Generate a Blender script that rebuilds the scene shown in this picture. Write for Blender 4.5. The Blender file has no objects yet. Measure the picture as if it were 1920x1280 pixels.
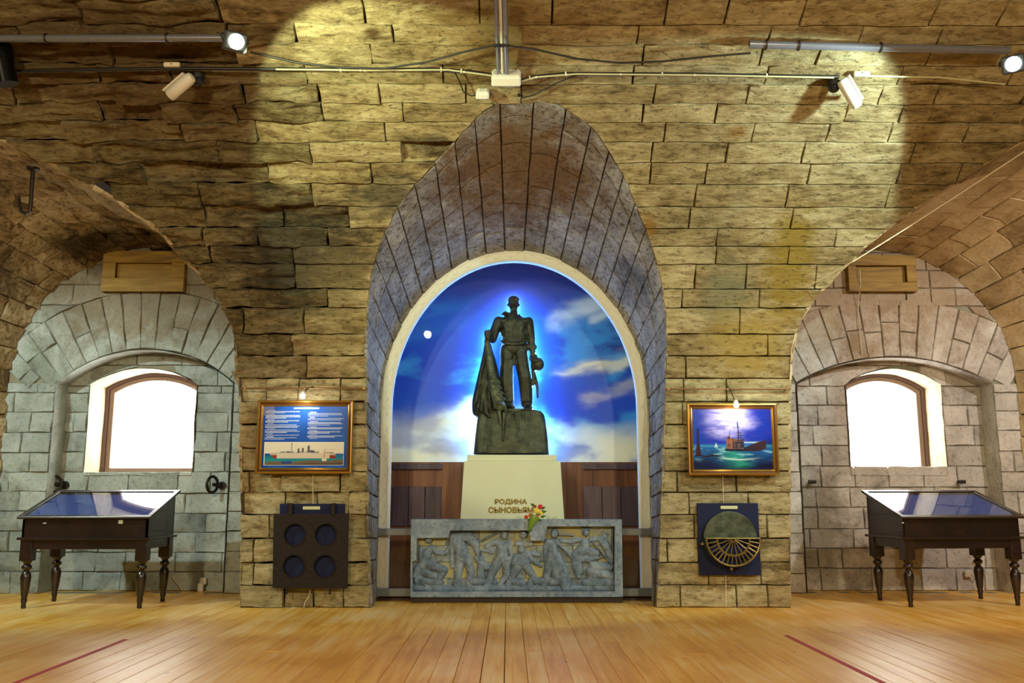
import bpy, bmesh, math, random
from math import sin, cos, pi, sqrt, atan, tan, radians
from mathutils import Vector, Matrix, noise
random.seed(7)
SC = bpy.context.scene
COL = SC.collection

# ------------------------------------------------------------------ camera
FPX = 1712.0; PITCH = radians(9.71); YAW = radians(-0.235); CX, CY, CZ = -0.07, 0.0, 1.1
cam = bpy.data.objects.new('camera', bpy.data.cameras.new('camera')); COL.objects.link(cam)
cam.location = (CX, CY, CZ); cam.rotation_euler = (pi/2 + PITCH, 0, YAW)
cam.data.sensor_width = 36; cam.data.lens = 36*FPX/1920; cam.data.clip_start = 0.05
SC.camera = cam
_R = cam.rotation_euler.to_matrix()
CAM = Vector((CX, CY, CZ))
def ray(px, py):
    return (_R @ Vector(((px-960)/FPX, (640-py)/FPX, -1))).normalized()
def at(px, py, Y):
    d = ray(px, py); return CAM + d*((Y-CY)/d.y)
def floor_at(px, py):
    d = ray(px, py); return CAM + d*(-CZ/d.z)

# ------------------------------------------------------------------ world, exposure
w = bpy.data.worlds.new('World'); SC.world = w; w.use_nodes = True
w.node_tree.nodes['Background'].inputs[0].default_value = (0.62, 0.5, 0.36, 1)
w.node_tree.nodes['Background'].inputs[1].default_value = 0.05
SC.view_settings.view_transform = 'Standard'; SC.view_settings.look = 'None'
SC.view_settings.exposure = 0.0; SC.view_settings.gamma = 1; SC.view_settings.use_curve_mapping = False
SC.cycles.use_denoising = True; SC.cycles.max_bounces = 7; SC.cycles.diffuse_bounces = 3
SC.cycles.transparent_max_bounces = 8; SC.cycles.sample_clamp_indirect = 6
SC.cycles.caustics_reflective = False; SC.cycles.caustics_refractive = False

# ------------------------------------------------------------------ lamps (large and distant ones)
def lamp(name, typ, loc, energy, color, target=None, **kw):
    l = bpy.data.lights.new(name, typ); l.energy = energy; l.color = color
    for k, v in kw.items(): setattr(l, k, v)
    o = bpy.data.objects.new(name, l); COL.objects.link(o); o.location = loc
    if target is not None:
        o.rotation_euler = (Vector(target)-Vector(loc)).to_track_quat('-Z', 'Y').to_euler()
    return o
WARM = (1.0, 0.83, 0.52); LED = (0.84, 1.0, 0.60); COOL = (0.74, 1.0, 0.92)
# warm hall lamps hanging in the part of the casemate behind the camera
lamp('hall_lamp_west', 'AREA', (-3.6, -0.6, 4.0), 310, WARM, (-2.5, 9, 1.5), size=0.4)
lamp('hall_lamp_east', 'AREA', (3.6, -0.6, 4.0), 310, WARM, (2.5, 9, 1.5), size=0.4)
lamp('hall_fill_middle', 'SPOT', (-1.7, 2.5, 4.35), 120, (1.0, 0.84, 0.58), (0.2, 10, 0.6), spot_size=radians(75), spot_blend=0.7, shadow_soft_size=0.07)  # added to brighten the pedestal, placed to glint in the niche glass
# the LED floodlights clamped to the vault (their housings are built below)
LAMP_L = at(443, 78, 6.25); LAMP_R = at(1900, 120, 6.6)
lamp('flood_beam_west', 'SPOT', LAMP_L + Vector((0.08, 0.03, -0.08)), 240, LED, (-0.85, 8.6, 4.5), spot_size=radians(84), spot_blend=0.12, shadow_soft_size=0.05)
lamp('flood_beam_east', 'SPOT', LAMP_R + Vector((-0.10, 0.03, -0.08)), 340, COOL, (1.95, 8.7, 3.75), spot_size=radians(88), spot_blend=0.12, shadow_soft_size=0.05)
# two extra unseen spots beyond the frame edges, washing the bays
lamp('bay_beam_west', 'SPOT', (-6.3, 6.6, 4.2), 600, (0.78, 1.0, 0.95), (-4.9, 11, 0.5), spot_size=radians(74), spot_blend=0.6, shadow_soft_size=0.06)
lamp('bay_beam_east', 'SPOT', (6.5, 6.4, 4.2), 500, (1.0, 0.94, 0.88), (4.9, 11, 0.9), spot_size=radians(82), spot_blend=0.6, shadow_soft_size=0.06)

# ------------------------------------------------------------------ colour and material helpers
def lin(c):
    if isinstance(c, str):
        c = [int(c[i:i+2], 16)/255 for i in (1, 3, 5)]
    return tuple((x/12.92 if x <= 0.04045 else ((x+0.055)/1.055)**2.4) for x in c)
def new_mat(name):
    m = bpy.data.materials.new(name); m.use_nodes = True
    nt = m.node_tree; b = nt.nodes['Principled BSDF']; return m, nt, b
def N(nt, t, **kw):
    n = nt.nodes.new(t)
    for k, v in kw.items():
        if k.startswith('i_'):
            n.inputs[int(k[2:]) if k[2:].isdigit() else k[2:]].default_value = v
        else: setattr(n, k, v)
    return n
def simple(name, col, rough=0.6, metal=0.0, var=0.12, scale=14.0, bump=0.0, emit=None, estr=0, spec=0.5):
    m, nt, b = new_mat(name); L = nt.links
    c = lin(col)
    tc = N(nt, 'ShaderNodeTexCoord'); nz = N(nt, 'ShaderNodeTexNoise'); nz.inputs['Scale'].default_value = scale; nz.inputs['Detail'].default_value = 5
    L.new(tc.outputs['Object'], nz.inputs['Vector'])
    mx = N(nt, 'ShaderNodeMix', data_type='RGBA')
    mx.inputs[6].default_value = tuple(x*(1-var) for x in c)+(1,); mx.inputs[7].default_value = tuple(min(1, x*(1+var)) for x in c)+(1,)
    L.new(nz.outputs['Fac'], mx.inputs[0]); L.new(mx.outputs[2], b.inputs['Base Color'])
    b.inputs['Roughness'].default_value = rough; b.inputs['Metallic'].default_value = metal
    b.inputs['Specular IOR Level'].default_value = spec
    if bump:
        bp = N(nt, 'ShaderNodeBump'); bp.inputs['Strength'].default_value = bump; bp.inputs['Distance'].default_value = 0.01
        L.new(nz.outputs['Fac'], bp.inputs['Height']); L.new(bp.outputs[0], b.inputs['Normal'])
    if emit:
        b.inputs['Emission Color'].default_value = lin(emit)+(1,); b.inputs['Emission Strength'].default_value = estr
    return m
def emit_mat(name, col, s):
    m, nt, b = new_mat(name); b.inputs['Base Color'].default_value = (0.8, 0.8, 0.8, 1)
    b.inputs['Emission Color'].default_value = tuple(col)+(1,); b.inputs['Emission Strength'].default_value = s
    return m
def glass_mat(name, tint=(1, 1, 1), rough=0.02, ior=1.5):
    m, nt, b = new_mat(name); L = nt.links; nt.nodes.remove(b)
    fr = N(nt, 'ShaderNodeFresnel'); fr.inputs[0].default_value = ior
    tr = N(nt, 'ShaderNodeBsdfTransparent'); tr.inputs[0].default_value = tuple(tint)+(1,)
    gl = N(nt, 'ShaderNodeBsdfGlossy'); gl.inputs['Roughness'].default_value = rough
    g0 = N(nt, 'ShaderNodeNewGeometry'); s0 = N(nt, 'ShaderNodeMath', operation='SUBTRACT'); s0.inputs[0].default_value = 1; L.new(g0.outputs['Backfacing'], s0.inputs[1]); m0 = N(nt, 'ShaderNodeMath', operation='MULTIPLY'); L.new(s0.outputs[0], m0.inputs[0]); L.new(fr.outputs[0], m0.inputs[1])
    mx = N(nt, 'ShaderNodeMixShader'); L.new(m0.outputs[0], mx.inputs[0]); L.new(tr.outputs[0], mx.inputs[1]); L.new(gl.outputs[0], mx.inputs[2])
    L.new(mx.outputs[0], nt.nodes['Material Output'].inputs[0]); return m
def vcol_mat(name, rough=0.35, estr=0.0, coat=0.0):
    m, nt, b = new_mat(name); L = nt.links
    a = N(nt, 'ShaderNodeVertexColor', layer_name='Col'); L.new(a.outputs[0], b.inputs['Base Color'])
    b.inputs['Roughness'].default_value = rough; b.inputs['Coat Weight'].default_value = coat
    if estr:
        L.new(a.outputs[0], b.inputs['Emission Color']); b.inputs['Emission Strength'].default_value = estr
    return m

def stone_mat(name, cols, rand=0.35, strata=1.0, pit=1.0, stains_and_shade=(), bump=0.7, speck=0.5, fine_=0.85):
    """cols: dark, mid, light sRGB; stains: (centre, radius xyz, colour, strength)"""
    m, nt, b = new_mat(name); L = nt.links
    geo = N(nt, 'ShaderNodeNewGeometry'); pos = geo.outputs['Position']
    oi = N(nt, 'ShaderNodeObjectInfo')
    mp = N(nt, 'ShaderNodeMapping'); mp.inputs['Scale'].default_value = (1.0, 2.6, 3.4) if strata else (1, 1, 1); L.new(pos, mp.inputs[0])
    n1 = N(nt, 'ShaderNodeTexNoise'); n1.inputs['Scale'].default_value = 2.6; n1.inputs['Detail'].default_value = 12; n1.inputs['Roughness'].default_value = 0.72; n1.inputs['Distortion'].default_value = 0.5
    L.new(mp.outputs[0], n1.inputs['Vector'])
    n2 = N(nt, 'ShaderNodeTexNoise'); n2.inputs['Scale'].default_value = 0.75; n2.inputs['Detail'].default_value = 6; n2.inputs['Roughness'].default_value = 0.6
    L.new(pos, n2.inputs['Vector'])
    # overall value = fine noise + block value
    rn = N(nt, 'ShaderNodeMath', operation='MULTIPLY_ADD'); L.new(oi.outputs['Random'], rn.inputs[0]); rn.inputs[1].default_value = rand; rn.inputs[2].default_value = -rand/2
    ad = N(nt, 'ShaderNodeMath', operation='ADD'); L.new(n1.outputs['Fac'], ad.inputs[0]); L.new(rn.outputs[0], ad.inputs[1])
    ramp = N(nt, 'ShaderNodeValToRGB'); e = ramp.color_ramp.elements
    e[0].position = 0.24; e[0].color = lin(cols[0])+(1,); e[1].position = 0.74; e[1].color = lin(cols[2])+(1,)
    k = e.new(0.46); k.color = lin(cols[1])+(1,)
    mp3 = N(nt, 'ShaderNodeMapping'); mp3.inputs['Scale'].default_value = (6, 14, 19) if strata else (12, 12, 12); L.new(pos, mp3.inputs[0])
    n3 = N(nt, 'ShaderNodeTexNoise'); n3.inputs['Scale'].default_value = 1.0; n3.inputs['Detail'].default_value = 9; n3.inputs['Roughness'].default_value = 0.75; L.new(mp3.outputs[0], n3.inputs['Vector'])
    a3 = N(nt, 'ShaderNodeMath', operation='MULTIPLY_ADD'); L.new(n3.outputs['Fac'], a3.inputs[0]); a3.inputs[1].default_value = fine_; a3.inputs[2].default_value = -fine_/2
    a4 = N(nt, 'ShaderNodeMath', operation='ADD'); L.new(ad.outputs[0], a4.inputs[0]); L.new(a3.outputs[0], a4.inputs[1])
    L.new(a4.outputs[0], ramp.inputs[0])
    cur = ramp.outputs[0]
    # broad grey lichen-like areas
    gr = N(nt, 'ShaderNodeMapRange'); gr.inputs[1].default_value = 0.5; gr.inputs[2].default_value = 0.66; L.new(n2.outputs['Fac'], gr.inputs[0])
    gm = N(nt, 'ShaderNodeMath', operation='MULTIPLY'); gm.inputs[1].default_value = 0.45; L.new(gr.outputs[0], gm.inputs[0])
    mx = N(nt, 'ShaderNodeMix', data_type='RGBA', blend_type='MULTIPLY'); L.new(gm.outputs[0], mx.inputs[0]); L.new(cur, mx.inputs[6]); mx.inputs[7].default_value = (0.42, 0.44, 0.46, 1); cur = mx.outputs[2]
    for (c, r, col, st) in stains_and_shade:
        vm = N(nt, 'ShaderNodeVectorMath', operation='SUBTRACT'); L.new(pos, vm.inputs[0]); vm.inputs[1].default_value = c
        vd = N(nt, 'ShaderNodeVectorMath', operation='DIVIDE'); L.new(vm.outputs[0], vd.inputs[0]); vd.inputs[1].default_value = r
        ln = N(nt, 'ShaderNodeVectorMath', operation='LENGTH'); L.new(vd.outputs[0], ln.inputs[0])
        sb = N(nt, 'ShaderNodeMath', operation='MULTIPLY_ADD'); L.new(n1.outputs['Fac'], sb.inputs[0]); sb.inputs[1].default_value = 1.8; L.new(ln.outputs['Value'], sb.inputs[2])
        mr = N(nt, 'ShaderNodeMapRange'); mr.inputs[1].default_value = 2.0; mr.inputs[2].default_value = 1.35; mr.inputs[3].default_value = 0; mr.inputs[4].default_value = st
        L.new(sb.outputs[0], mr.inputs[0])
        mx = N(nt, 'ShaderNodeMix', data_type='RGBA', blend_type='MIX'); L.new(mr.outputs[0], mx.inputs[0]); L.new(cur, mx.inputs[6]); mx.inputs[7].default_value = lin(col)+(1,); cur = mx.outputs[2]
    # dark pits in the shell limestone
    mp2 = N(nt, 'ShaderNodeMapping'); mp2.inputs['Scale'].default_value = (9, 16, 20) if strata else (16, 16, 16); L.new(pos, mp2.inputs[0])
    vo = N(nt, 'ShaderNodeTexNoise'); vo.inputs['Scale'].default_value = 1.5; vo.inputs['Detail'].default_value = 4; vo.inputs['Roughness'].default_value = 0.65; L.new(mp2.outputs[0], vo.inputs['Vector'])
    pr = N(nt, 'ShaderNodeMapRange'); pr.inputs[1].default_value = 0.34; pr.inputs[2].default_value = 0.44; L.new(vo.outputs['Fac'], pr.inputs[0])
    pf = N(nt, 'ShaderNodeMath', operation='SUBTRACT'); pf.inputs[0].default_value = 1; L.new(pr.outputs[0], pf.inputs[1])
    pg = N(nt, 'ShaderNodeMath', operation='MULTIPLY'); pg.inputs[1].default_value = speck; L.new(pf.outputs[0], pg.inputs[0])
    mx = N(nt, 'ShaderNodeMix', data_type='RGBA'); L.new(pg.outputs[0], mx.inputs[0]); L.new(cur, mx.inputs[6]); mx.inputs[7].default_value = lin('#3a2a18')+(1,); cur = mx.outputs[2]
    L.new(cur, b.inputs['Base Color'])
    hs = N(nt, 'ShaderNodeMath', operation='MULTIPLY_ADD'); L.new(n1.outputs['Fac'], hs.inputs[0]); hs.inputs[1].default_value = 1.6
    hp = N(nt, 'ShaderNodeMath', operation='MULTIPLY'); L.new(pr.outputs[0], hp.inputs[0]); hp.inputs[1].default_value = 0.35*pit; h3 = N(nt, 'ShaderNodeMath', operation='MULTIPLY_ADD'); L.new(n3.outputs['Fac'], h3.inputs[0]); h3.inputs[1].default_value = 0.9; L.new(hp.outputs[0], h3.inputs[2]); L.new(h3.outputs[0], hs.inputs[2])
    bp = N(nt, 'ShaderNodeBump'); bp.inputs['Strength'].default_value = bump; bp.inputs['Distance'].default_value = 0.05
    L.new(hs.outputs[0], bp.inputs['Height']); L.new(bp.outputs[0], b.inputs['Normal'])
    b.inputs['Roughness'].default_value = 0.92; b.inputs['Specular IOR Level'].default_value = 0.15
    return m

# ------------------------------------------------------------------ object helpers
def link(name, me, parent=None, mat=None, loc=None):
    o = bpy.data.objects.new(name, me); COL.objects.link(o)
    if mat is not None and me is not None and hasattr(me, 'materials') and not len(me.materials): me.materials.append(mat)
    if parent is not None: o.parent = parent
    if loc is not None: o.location = loc
    return o
def tag(o, label=None, cat=None, group=None, kind=None):
    if label: o['label'] = label
    if cat: o['category'] = cat
    if group: o['group'] = group
    if kind: o['kind'] = kind
    return o
def empty(name, loc, label=None, cat=None, group=None, rz=0):
    o = bpy.data.objects.new(name, None); COL.objects.link(o); o.location = loc; o.rotation_euler = (0, 0, rz)
    o.empty_display_size = 0.1
    return tag(o, label, cat, group)
def mesh(name, V, F, smooth=False):
    me = bpy.data.meshes.new(name); me.from_pydata([tuple(v) for v in V], [], F); me.validate(); me.update()
    if smooth: me.polygons.foreach_set('use_smooth', [True]*len(me.polygons))
    return me
_HC = {}
class MB:
    def __init__(s): s.V = []; s.F = []
    def add(s, V, F):
        n = len(s.V); s.V += [Vector(v) for v in V]; s.F += [tuple(i+n for i in f) for f in F]; return s
    def box(s, x0, x1, y0, y1, z0, z1, b=0.004, M=None):
        b = min(b, (x1-x0)*.45, (y1-y0)*.45, (z1-z0)*.45)
        if 'box' not in _HC:
            bm = bmesh.new()
            for sx in (-1, 1):
                for sy in (-1, 1):
                    for sz in (-1, 1):
                        for k in range(3):
                            v = [sx*2, sy*2, sz*2]; v[k] = (sx, sy, sz)[k]*3; bm.verts.new(v)
            bmesh.ops.convex_hull(bm, input=bm.verts[:]); bmesh.ops.dissolve_limit(bm, angle_limit=0.02, verts=bm.verts[:], edges=bm.edges[:])
            bm.verts.index_update()
            _HC['box'] = ([v.co.copy() for v in bm.verts], [tuple(v.index for v in f.verts) for f in bm.faces]); bm.free()
        c = ((x0+x1)/2, (y0+y1)/2, (z0+z1)/2); h = ((x1-x0)/2, (y1-y0)/2, (z1-z0)/2)
        V = []
        for v in _HC['box'][0]:
            p = Vector([c[k] + (1 if v[k] > 0 else -1)*(h[k] if abs(v[k]) > 2.5 else h[k]-b) for k in range(3)])
            V.append(M @ p if M else p)
        return s.add(V, _HC['box'][1])
    def tube(s, pts, r, n=8, closed=False, caps=True):
        pts = [Vector(p) for p in pts]; m = len(pts); V = []; F = []
        rr = r if isinstance(r, (list, tuple)) else [r]*m
        up = None
        for i, p in enumerate(pts):
            a = pts[(i-1) % m] if (closed or i > 0) else p; c = pts[(i+1) % m] if (closed or i < m-1) else p
            t = (c-a).normalized() if (c-a).length > 1e-9 else Vector((0, 0, 1))
            if up is None: up = Vector((0, 0, 1)) if abs(t.z) < 0.9 else Vector((0, 1, 0))
            x = t.cross(up).normalized(); up = x.cross(t).normalized()
            for k in range(n):
                q = 2*pi*k/n; V.append(p + (x*cos(q)+up*sin(q))*rr[i])
        for i in range(m if closed else m-1):
            for k in range(n):
                j = (i+1) % m; F.append((i*n+k, i*n+(k+1) % n, j*n+(k+1) % n, j*n+k))
        if caps and not closed:
            F.append(tuple(range(n-1, -1, -1))); F.append(tuple((m-1)*n+k for k in range(n)))
        return s.add(V, F)
    def lathe(s, prof, o=(0, 0, 0), n=20, axis='Z'):
        V = []; F = []; o = Vector(o)
        for (r, z) in prof:
            for k in range(n):
                q = 2*pi*k/n
                v = (r*cos(q), r*sin(q), z)
                if axis == 'Y': v = (r*cos(q), z, r*sin(q))
                if axis == 'X': v = (z, r*cos(q), r*sin(q))
                V.append(o+Vector(v))
        for i in range(len(prof)-1):
            for k in range(n): F.append((i*n+k, i*n+(k+1) % n, (i+1)*n+(k+1) % n, (i+1)*n+k))
        F.append(tuple(range(n-1, -1, -1))); F.append(tuple((len(prof)-1)*n+k for k in range(n)))
        return s.add(V, F)
    def prism(s, poly, y0, y1):      # poly in XZ, extruded in Y
        n = len(poly); V = [(x, y0, z) for x, z in poly]+[(x, y1, z) for x, z in poly]
        F = [tuple(range(n)), tuple(range(2*n-1, n-1, -1))]+[(i, (i+1) % n, (i+1) % n+n, i+n) for i in range(n)]
        return s.add(V, F)
    def ball(s, c, r, n=10, sc=(1, 1, 1)):
        c = Vector(c); prof = [(max(1e-4, sin(pi*i/n)), -cos(pi*i/n)) for i in range(n+1)]
        V0 = len(s.V); s.lathe(prof, (0, 0, 0), 2*n)
        for i in range(V0, len(s.V)):
            v = s.V[i]; s.V[i] = c+Vector((v.x*r*sc[0], v.y*r*sc[1], v.z*r*sc[2]))
        return s
    def xf(s, M): s.V = [M @ v for v in s.V]; return s
    def build(s, name, mat, parent=None, off=None, smooth=False, loc=None):
        V = s.V if off is None else [v-Vector(off) for v in s.V]
        me = mesh(name, V, s.F, smooth)
        bm = bmesh.new(); bm.from_mesh(me); bmesh.ops.recalc_face_normals(bm, faces=bm.faces[:]); bm.to_mesh(me); bm.free()
        if smooth: me.shade_smooth() if hasattr(me, 'shade_smooth') else None; 
        if smooth:
            try: me.set_sharp_from_angle(angle=radians(38))
            except Exception: pass
        return link(name, me, parent, mat, loc)
def one(name, loc, mb, mat, label, cat, group=None, smooth=False):     # world-coordinate mesh -> single top-level object at loc
    o = mb.build(name, mat, None, off=loc, smooth=smooth); o.location = loc; return tag(o, label, cat, group)
def shape2d(name, outer, holes, y0, y1, mat, parent=None, off=(0, 0, 0), bevel=0.0):
    """plate in XZ with holes, between y0 and y1"""
    cu = bpy.data.curves.new('c', 'CURVE'); cu.dimensions = '2D'; cu.fill_mode = 'BOTH'
    for poly in [outer]+list(holes):
        sp = cu.splines.new('POLY'); sp.points.add(len(poly)-1); sp.use_cyclic_u = True
        for i, (x, z) in enumerate(poly): sp.points[i].co = (x, z, 0, 1)
    cu.extrude = abs(y1-y0)/2; cu.bevel_depth = bevel; cu.offset = -bevel
    o = bpy.data.objects.new('c', cu); COL.objects.link(o)
    dg = bpy.context.evaluated_depsgraph_get(); dg.update()
    me = bpy.data.meshes.new_from_object(o.evaluated_get(dg)); bpy.data.objects.remove(o); bpy.data.curves.remove(cu)
    me.name = name; me.materials.clear()
    for v in me.vertices:
        x, z, y = v.co; v.co = (x-off[0], (y0+y1)/2+y-off[1], z-off[2])
    me.flip_normals()
    return link(name, me, parent, mat)
def copy_tree(o, parent=None):
    c = o.copy(); COL.objects.link(c)
    if parent is not None: c.parent = parent
    for ch in list(o.children): copy_tree(ch, c)
    return c

# ------------------------------------------------------------------ masonry geometry
YP = 9.6; ZS = 2.35; YC = 4.8; AY = 4.8; BZ = 3.1; YF = 10.28; YW = 11.0; YR = 11.3; YG = 11.75
_tab = [(0.0, YP, 0.0), (ZS, YP, ZS)]
_s = ZS; _py, _pz = YP, ZS
for i in range(1, 401):
    q = (pi/2)*i/400; y = YC+AY*cos(q); z = ZS+BZ*sin(q); _s += math.hypot(y-_py, z-_pz); _py, _pz = y, z; _tab.append((_s, y, z))
S_CROWN = _s
for i in range(1, 201):
    q = (pi/2)*i/200; y = YC-7.8*sin(q); z = ZS+BZ*cos(q); _s += math.hypot(y-_py, z-_pz); _py, _pz = y, z; _tab.append((_s, y, z))
S_END = _s
import bisect
_ts = [t[0] for t in _tab]
def fs(s):
    s = max(0.0, min(S_END-1e-6, s)); i = max(1, bisect.bisect_right(_ts, s)); a, b2 = _tab[i-1], _tab[i]
    k = (s-a[0])/(b2[0]-a[0]); return a[1]+(b2[1]-a[1])*k, a[2]+(b2[2]-a[2])*k
def F(X, s):
    y, z = fs(s); return Vector((X, y, z))
def front_at(px, py):
    d = ray(px, py); lo, hi = 0.0, S_CROWN
    # bisect on s : point (y,z) above the ray <=> further along s
    for _ in range(50):
        m = (lo+hi)/2; y, z = fs(m)
        if z-CZ > d.z/d.y*(y-CY): hi = m
        else: lo = m
    y, z = fs(lo); return CX+d.x/d.y*(y-CY), lo
def FP(px, py, up=0.0):
    X, s = front_at(px, py); p = F(X, s)
    if up:
        n = F(X, s+.01)-F(X, s-.01); n = Vector((0, n.z, -n.y)).normalized(); n = n if n.y < 0 or n.z < 0 else -n
        p = p+n*up
    return p
def interp(tab, v):
    if v <= tab[0][0]: return tab[0][1]
    for a, b2 in zip(tab, tab[1:]):
        if v <= b2[0]:
            k = (v-a[0])/max(1e-9, b2[0]-a[0]); return a[1]+(b2[1]-a[1])*k
    return tab[-1][1]
NL = [(697,1140),(693,1000),(690,880),(688,760),(687,660),(688,600),(695,520),(714,455),(740,400),(776,350),(816,308),(850,272),(880,236),(910,207),(938,190),(968,183)]
NR = [(1230,1140),(1236,1000),(1241,880),(1246,760),(1249,660),(1248,590),(1240,530),(1228,485),(1212,435),(1192,385),(1170,335),(1144,288),(1118,250),(1088,221),(1048,198),(1005,186),(968,183)]
BR = [(1485,1133),(1484,950),(1483,800),(1485,730),(1488,660),(1500,605),(1530,560),(1560,530),(1600,487),(1650,443),(1700,405),(1760,362),(1820,325),(1870,295),(1920,265)]
BL = [(447,1140),(450,1000),(449,880),(448,760),(441,690),(437,640),(425,590),(400,545),(345,490),(295,432),(240,392),(170,348),(100,312),(50,287),(0,262)]
def curve_sx(pts, foot=True):
    r = []
    for p in pts:
        X, s = front_at(*p); r.append((s, X))
    r[0] = (0.0, r[0][1]); return r
cNL, cNR, cBR, cBL = curve_sx(NL), curve_sx(NR), curve_sx(BR), curve_sx(BL)
XAP = 0.5*(cNL[-1][1]+cNR[-1][1]); S_NAP = cNL[-1][0]
S_BE = cBR[-1][0]; X_BE = cBR[-1][1]
# beyond the frame the bay groin levels out and comes down again, mirrored
def extend(c, sg):
    s0, x0 = c[-1]
    pk = [(s0+0.16, x0+sg*0.45), (s0+0.20, x0+sg*0.8)]
    far = [(s0+0.16, x0+sg*1.1), (s0-0.2, x0+sg*1.5), (s0-0.9, x0+sg*1.75), (2.4, x0+sg*1.9), (0.0, x0+sg*1.9)]
    return pk, far
pkR, farR = extend(cBR, 1); pkL, farL = extend(cBL, -1)
S_BAP = pkR[-1][0]
gNL = lambda s: interp(cNL, s) if s < S_NAP else XAP
gNR = lambda s: interp(cNR, s) if s < S_NAP else XAP
tBR = cBR+pkR; tBL = cBL+pkL
gBR = lambda s: interp(tBR, s); gBL = lambda s: interp(tBL, s)
S_BAPR, S_BAPL = tBR[-1][0], tBL[-1][0]

def fbm(p, o=4): return noise.fractal(p, 1.0, 2.0, o)
def patch_mesh(S, u0, u1, v0, v1, nu, nv, amp, gap, face, seed, h=0.0, back=0.05, wob=0.0):
    """one dressed stone: a curved front with pitched edges falling into the joint"""
    vm = (v0+v1)/2
    lu = max(0.02, (S(u1(vm), vm)-S(u0(vm), vm)).length); um = (u0(vm)+u1(vm))/2
    lv = max(0.02, (S(um, v1)-S(um, v0)).length)
    gu = min(0.3, gap/lu); gv = min(0.3, gap/lv); cu_ = min(0.2, 0.007/lu); cv_ = min(0.2, 0.007/lv)
    us = [gu, gu+cu_]+[gu+cu_+(1-2*(gu+cu_))*i/nu for i in range(1, nu)]+[1-gu-cu_, 1-gu]
    vs = [gv, gv+cv_]+[gv+cv_+(1-2*(gv+cv_))*i/nv for i in range(1, nv)]+[1-gv-cv_, 1-gv]
    V = []; nU = len(us); nV = len(vs); off = Vector((seed*1.7, seed*0.9, 0))
    for j, b in enumerate(vs):
        v = v0+(v1-v0)*b; a0, a1 = u0(v), u1(v)
        if a1 < a0+0.01: a1 = a0+0.01
        for i, a in enumerate(us):
            u = a0+(a1-a0)*a; p = S(u, v); e = 0.01
            du = S(u+e, v)-S(u-e, v); dv = S(u, v+e)-S(u, v-e); n = du.cross(dv)
            n = n.normalized() if n.length > 1e-12 else Vector((0, -1, 0))
            if n.dot(face-p) < 0: n = -n
            ring = i in (0, nU-1) or j in (0, nV-1)
            if wob and (i in (0, 1, nU-2, nU-1) or j in (0, 1, nV-2, nV-1)):
                t = Vector((noise.noise(p*7+off), noise.noise(p*7+off+Vector((9, 3, 1))), noise.noise(p*7+off+Vector((2, 8, 5)))))
                p = p+(t-n*t.dot(n))*wob
            if ring: d = -back
            else: d = h+amp*(fbm(Vector((p.x*2.2, p.y*4.5, p.z*5.5))+off, 4) + (0.9*noise.noise(Vector((p.x*1.6, p.y*13, p.z*15))+off) if amp > 0.05 else 0))
            V.append(p+n*d)
    Fc = [(j*nU+i, j*nU+i+1, (j+1)*nU+i+1, (j+1)*nU+i) for j in range(nV-1) for i in range(nU-1)]
    me = mesh('stone_block', V, Fc, True)
    # orient
    f = me.polygons[len(me.polygons)//2]
    if f.normal.dot(face-f.center) < 0: me.flip_normals()
    try: me.set_sharp_from_angle(angle=radians(55))
    except Exception: pass
    return me
NBLK = [0]
def stone(parent, mat, *a, **k):
    me = patch_mesh(*a, **k); link('stone_block', me, parent, mat); NBLK[0] += 1
def grid_surface(name, S, ulist, vlist, mat, parent=None):
    V = [S(u, v) for v in vlist for u in ulist]; n = len(ulist)
    Fc = [(j*n+i, j*n+i+1, (j+1)*n+i+1, (j+1)*n+i) for j in range(len(vlist)-1) for i in range(n-1)]
    return link(name, mesh(name, V, Fc, True), parent, mat)

# ---- stone materials
def P3(px, py): return tuple(FP(px, py))
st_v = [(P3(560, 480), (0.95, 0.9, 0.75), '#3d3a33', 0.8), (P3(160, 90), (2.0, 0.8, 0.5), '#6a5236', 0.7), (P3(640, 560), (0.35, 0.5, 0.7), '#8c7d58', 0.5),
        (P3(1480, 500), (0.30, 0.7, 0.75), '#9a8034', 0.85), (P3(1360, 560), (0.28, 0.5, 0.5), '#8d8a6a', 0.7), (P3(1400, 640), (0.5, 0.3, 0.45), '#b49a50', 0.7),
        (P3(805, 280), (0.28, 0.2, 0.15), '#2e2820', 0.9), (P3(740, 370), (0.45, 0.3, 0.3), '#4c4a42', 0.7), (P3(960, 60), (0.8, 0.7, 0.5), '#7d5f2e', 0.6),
        (P3(300, 200), (1.4, 0.5, 0.6), '#7a5c3c', 0.5), (P3(300, 560), (0.6, 0.5, 0.4), '#4a4030', 0.5), (P3(405, 322), (0.34, 0.16, 0.13), '#241a10', 0.95), (P3(1216, 420), (0.10, 0.16, 0.16), '#8f6a2c', 0.85), (P3(1381, 247), (0.11, 0.09, 0.06), '#9a7440', 0.8), (P3(700, 60), (0.10, 0.09, 0.05), '#4a3010', 0.9)]  # hole patches: shade of broken cavities painted near black
M_VAULT = stone_mat('vault_limestone', ('#5b4a30', '#a08c62', '#cdbd92'), 0.16, stains_and_shade=st_v, bump=0.75)
M_VAULT_R = stone_mat('rough_vault_limestone', ('#4a3e28', '#8d7c56', '#b9a982'), 0.18, stains_and_shade=st_v, bump=1.0)
M_PIER = stone_mat('pier_limestone', ('#5e5238', '#a3956e', '#cfc49c'), 0.16, stains_and_shade=[(P3(1420, 640), (0.6, 0.4, 0.5), '#b49a50', 0.6), (P3(560, 1100), (1.0, 0.4, 0.3), '#8a8464', 0.5), (P3(470, 840), (0.2, 0.3, 0.7), '#84663c', 0.6)], bump=0.6)
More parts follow.
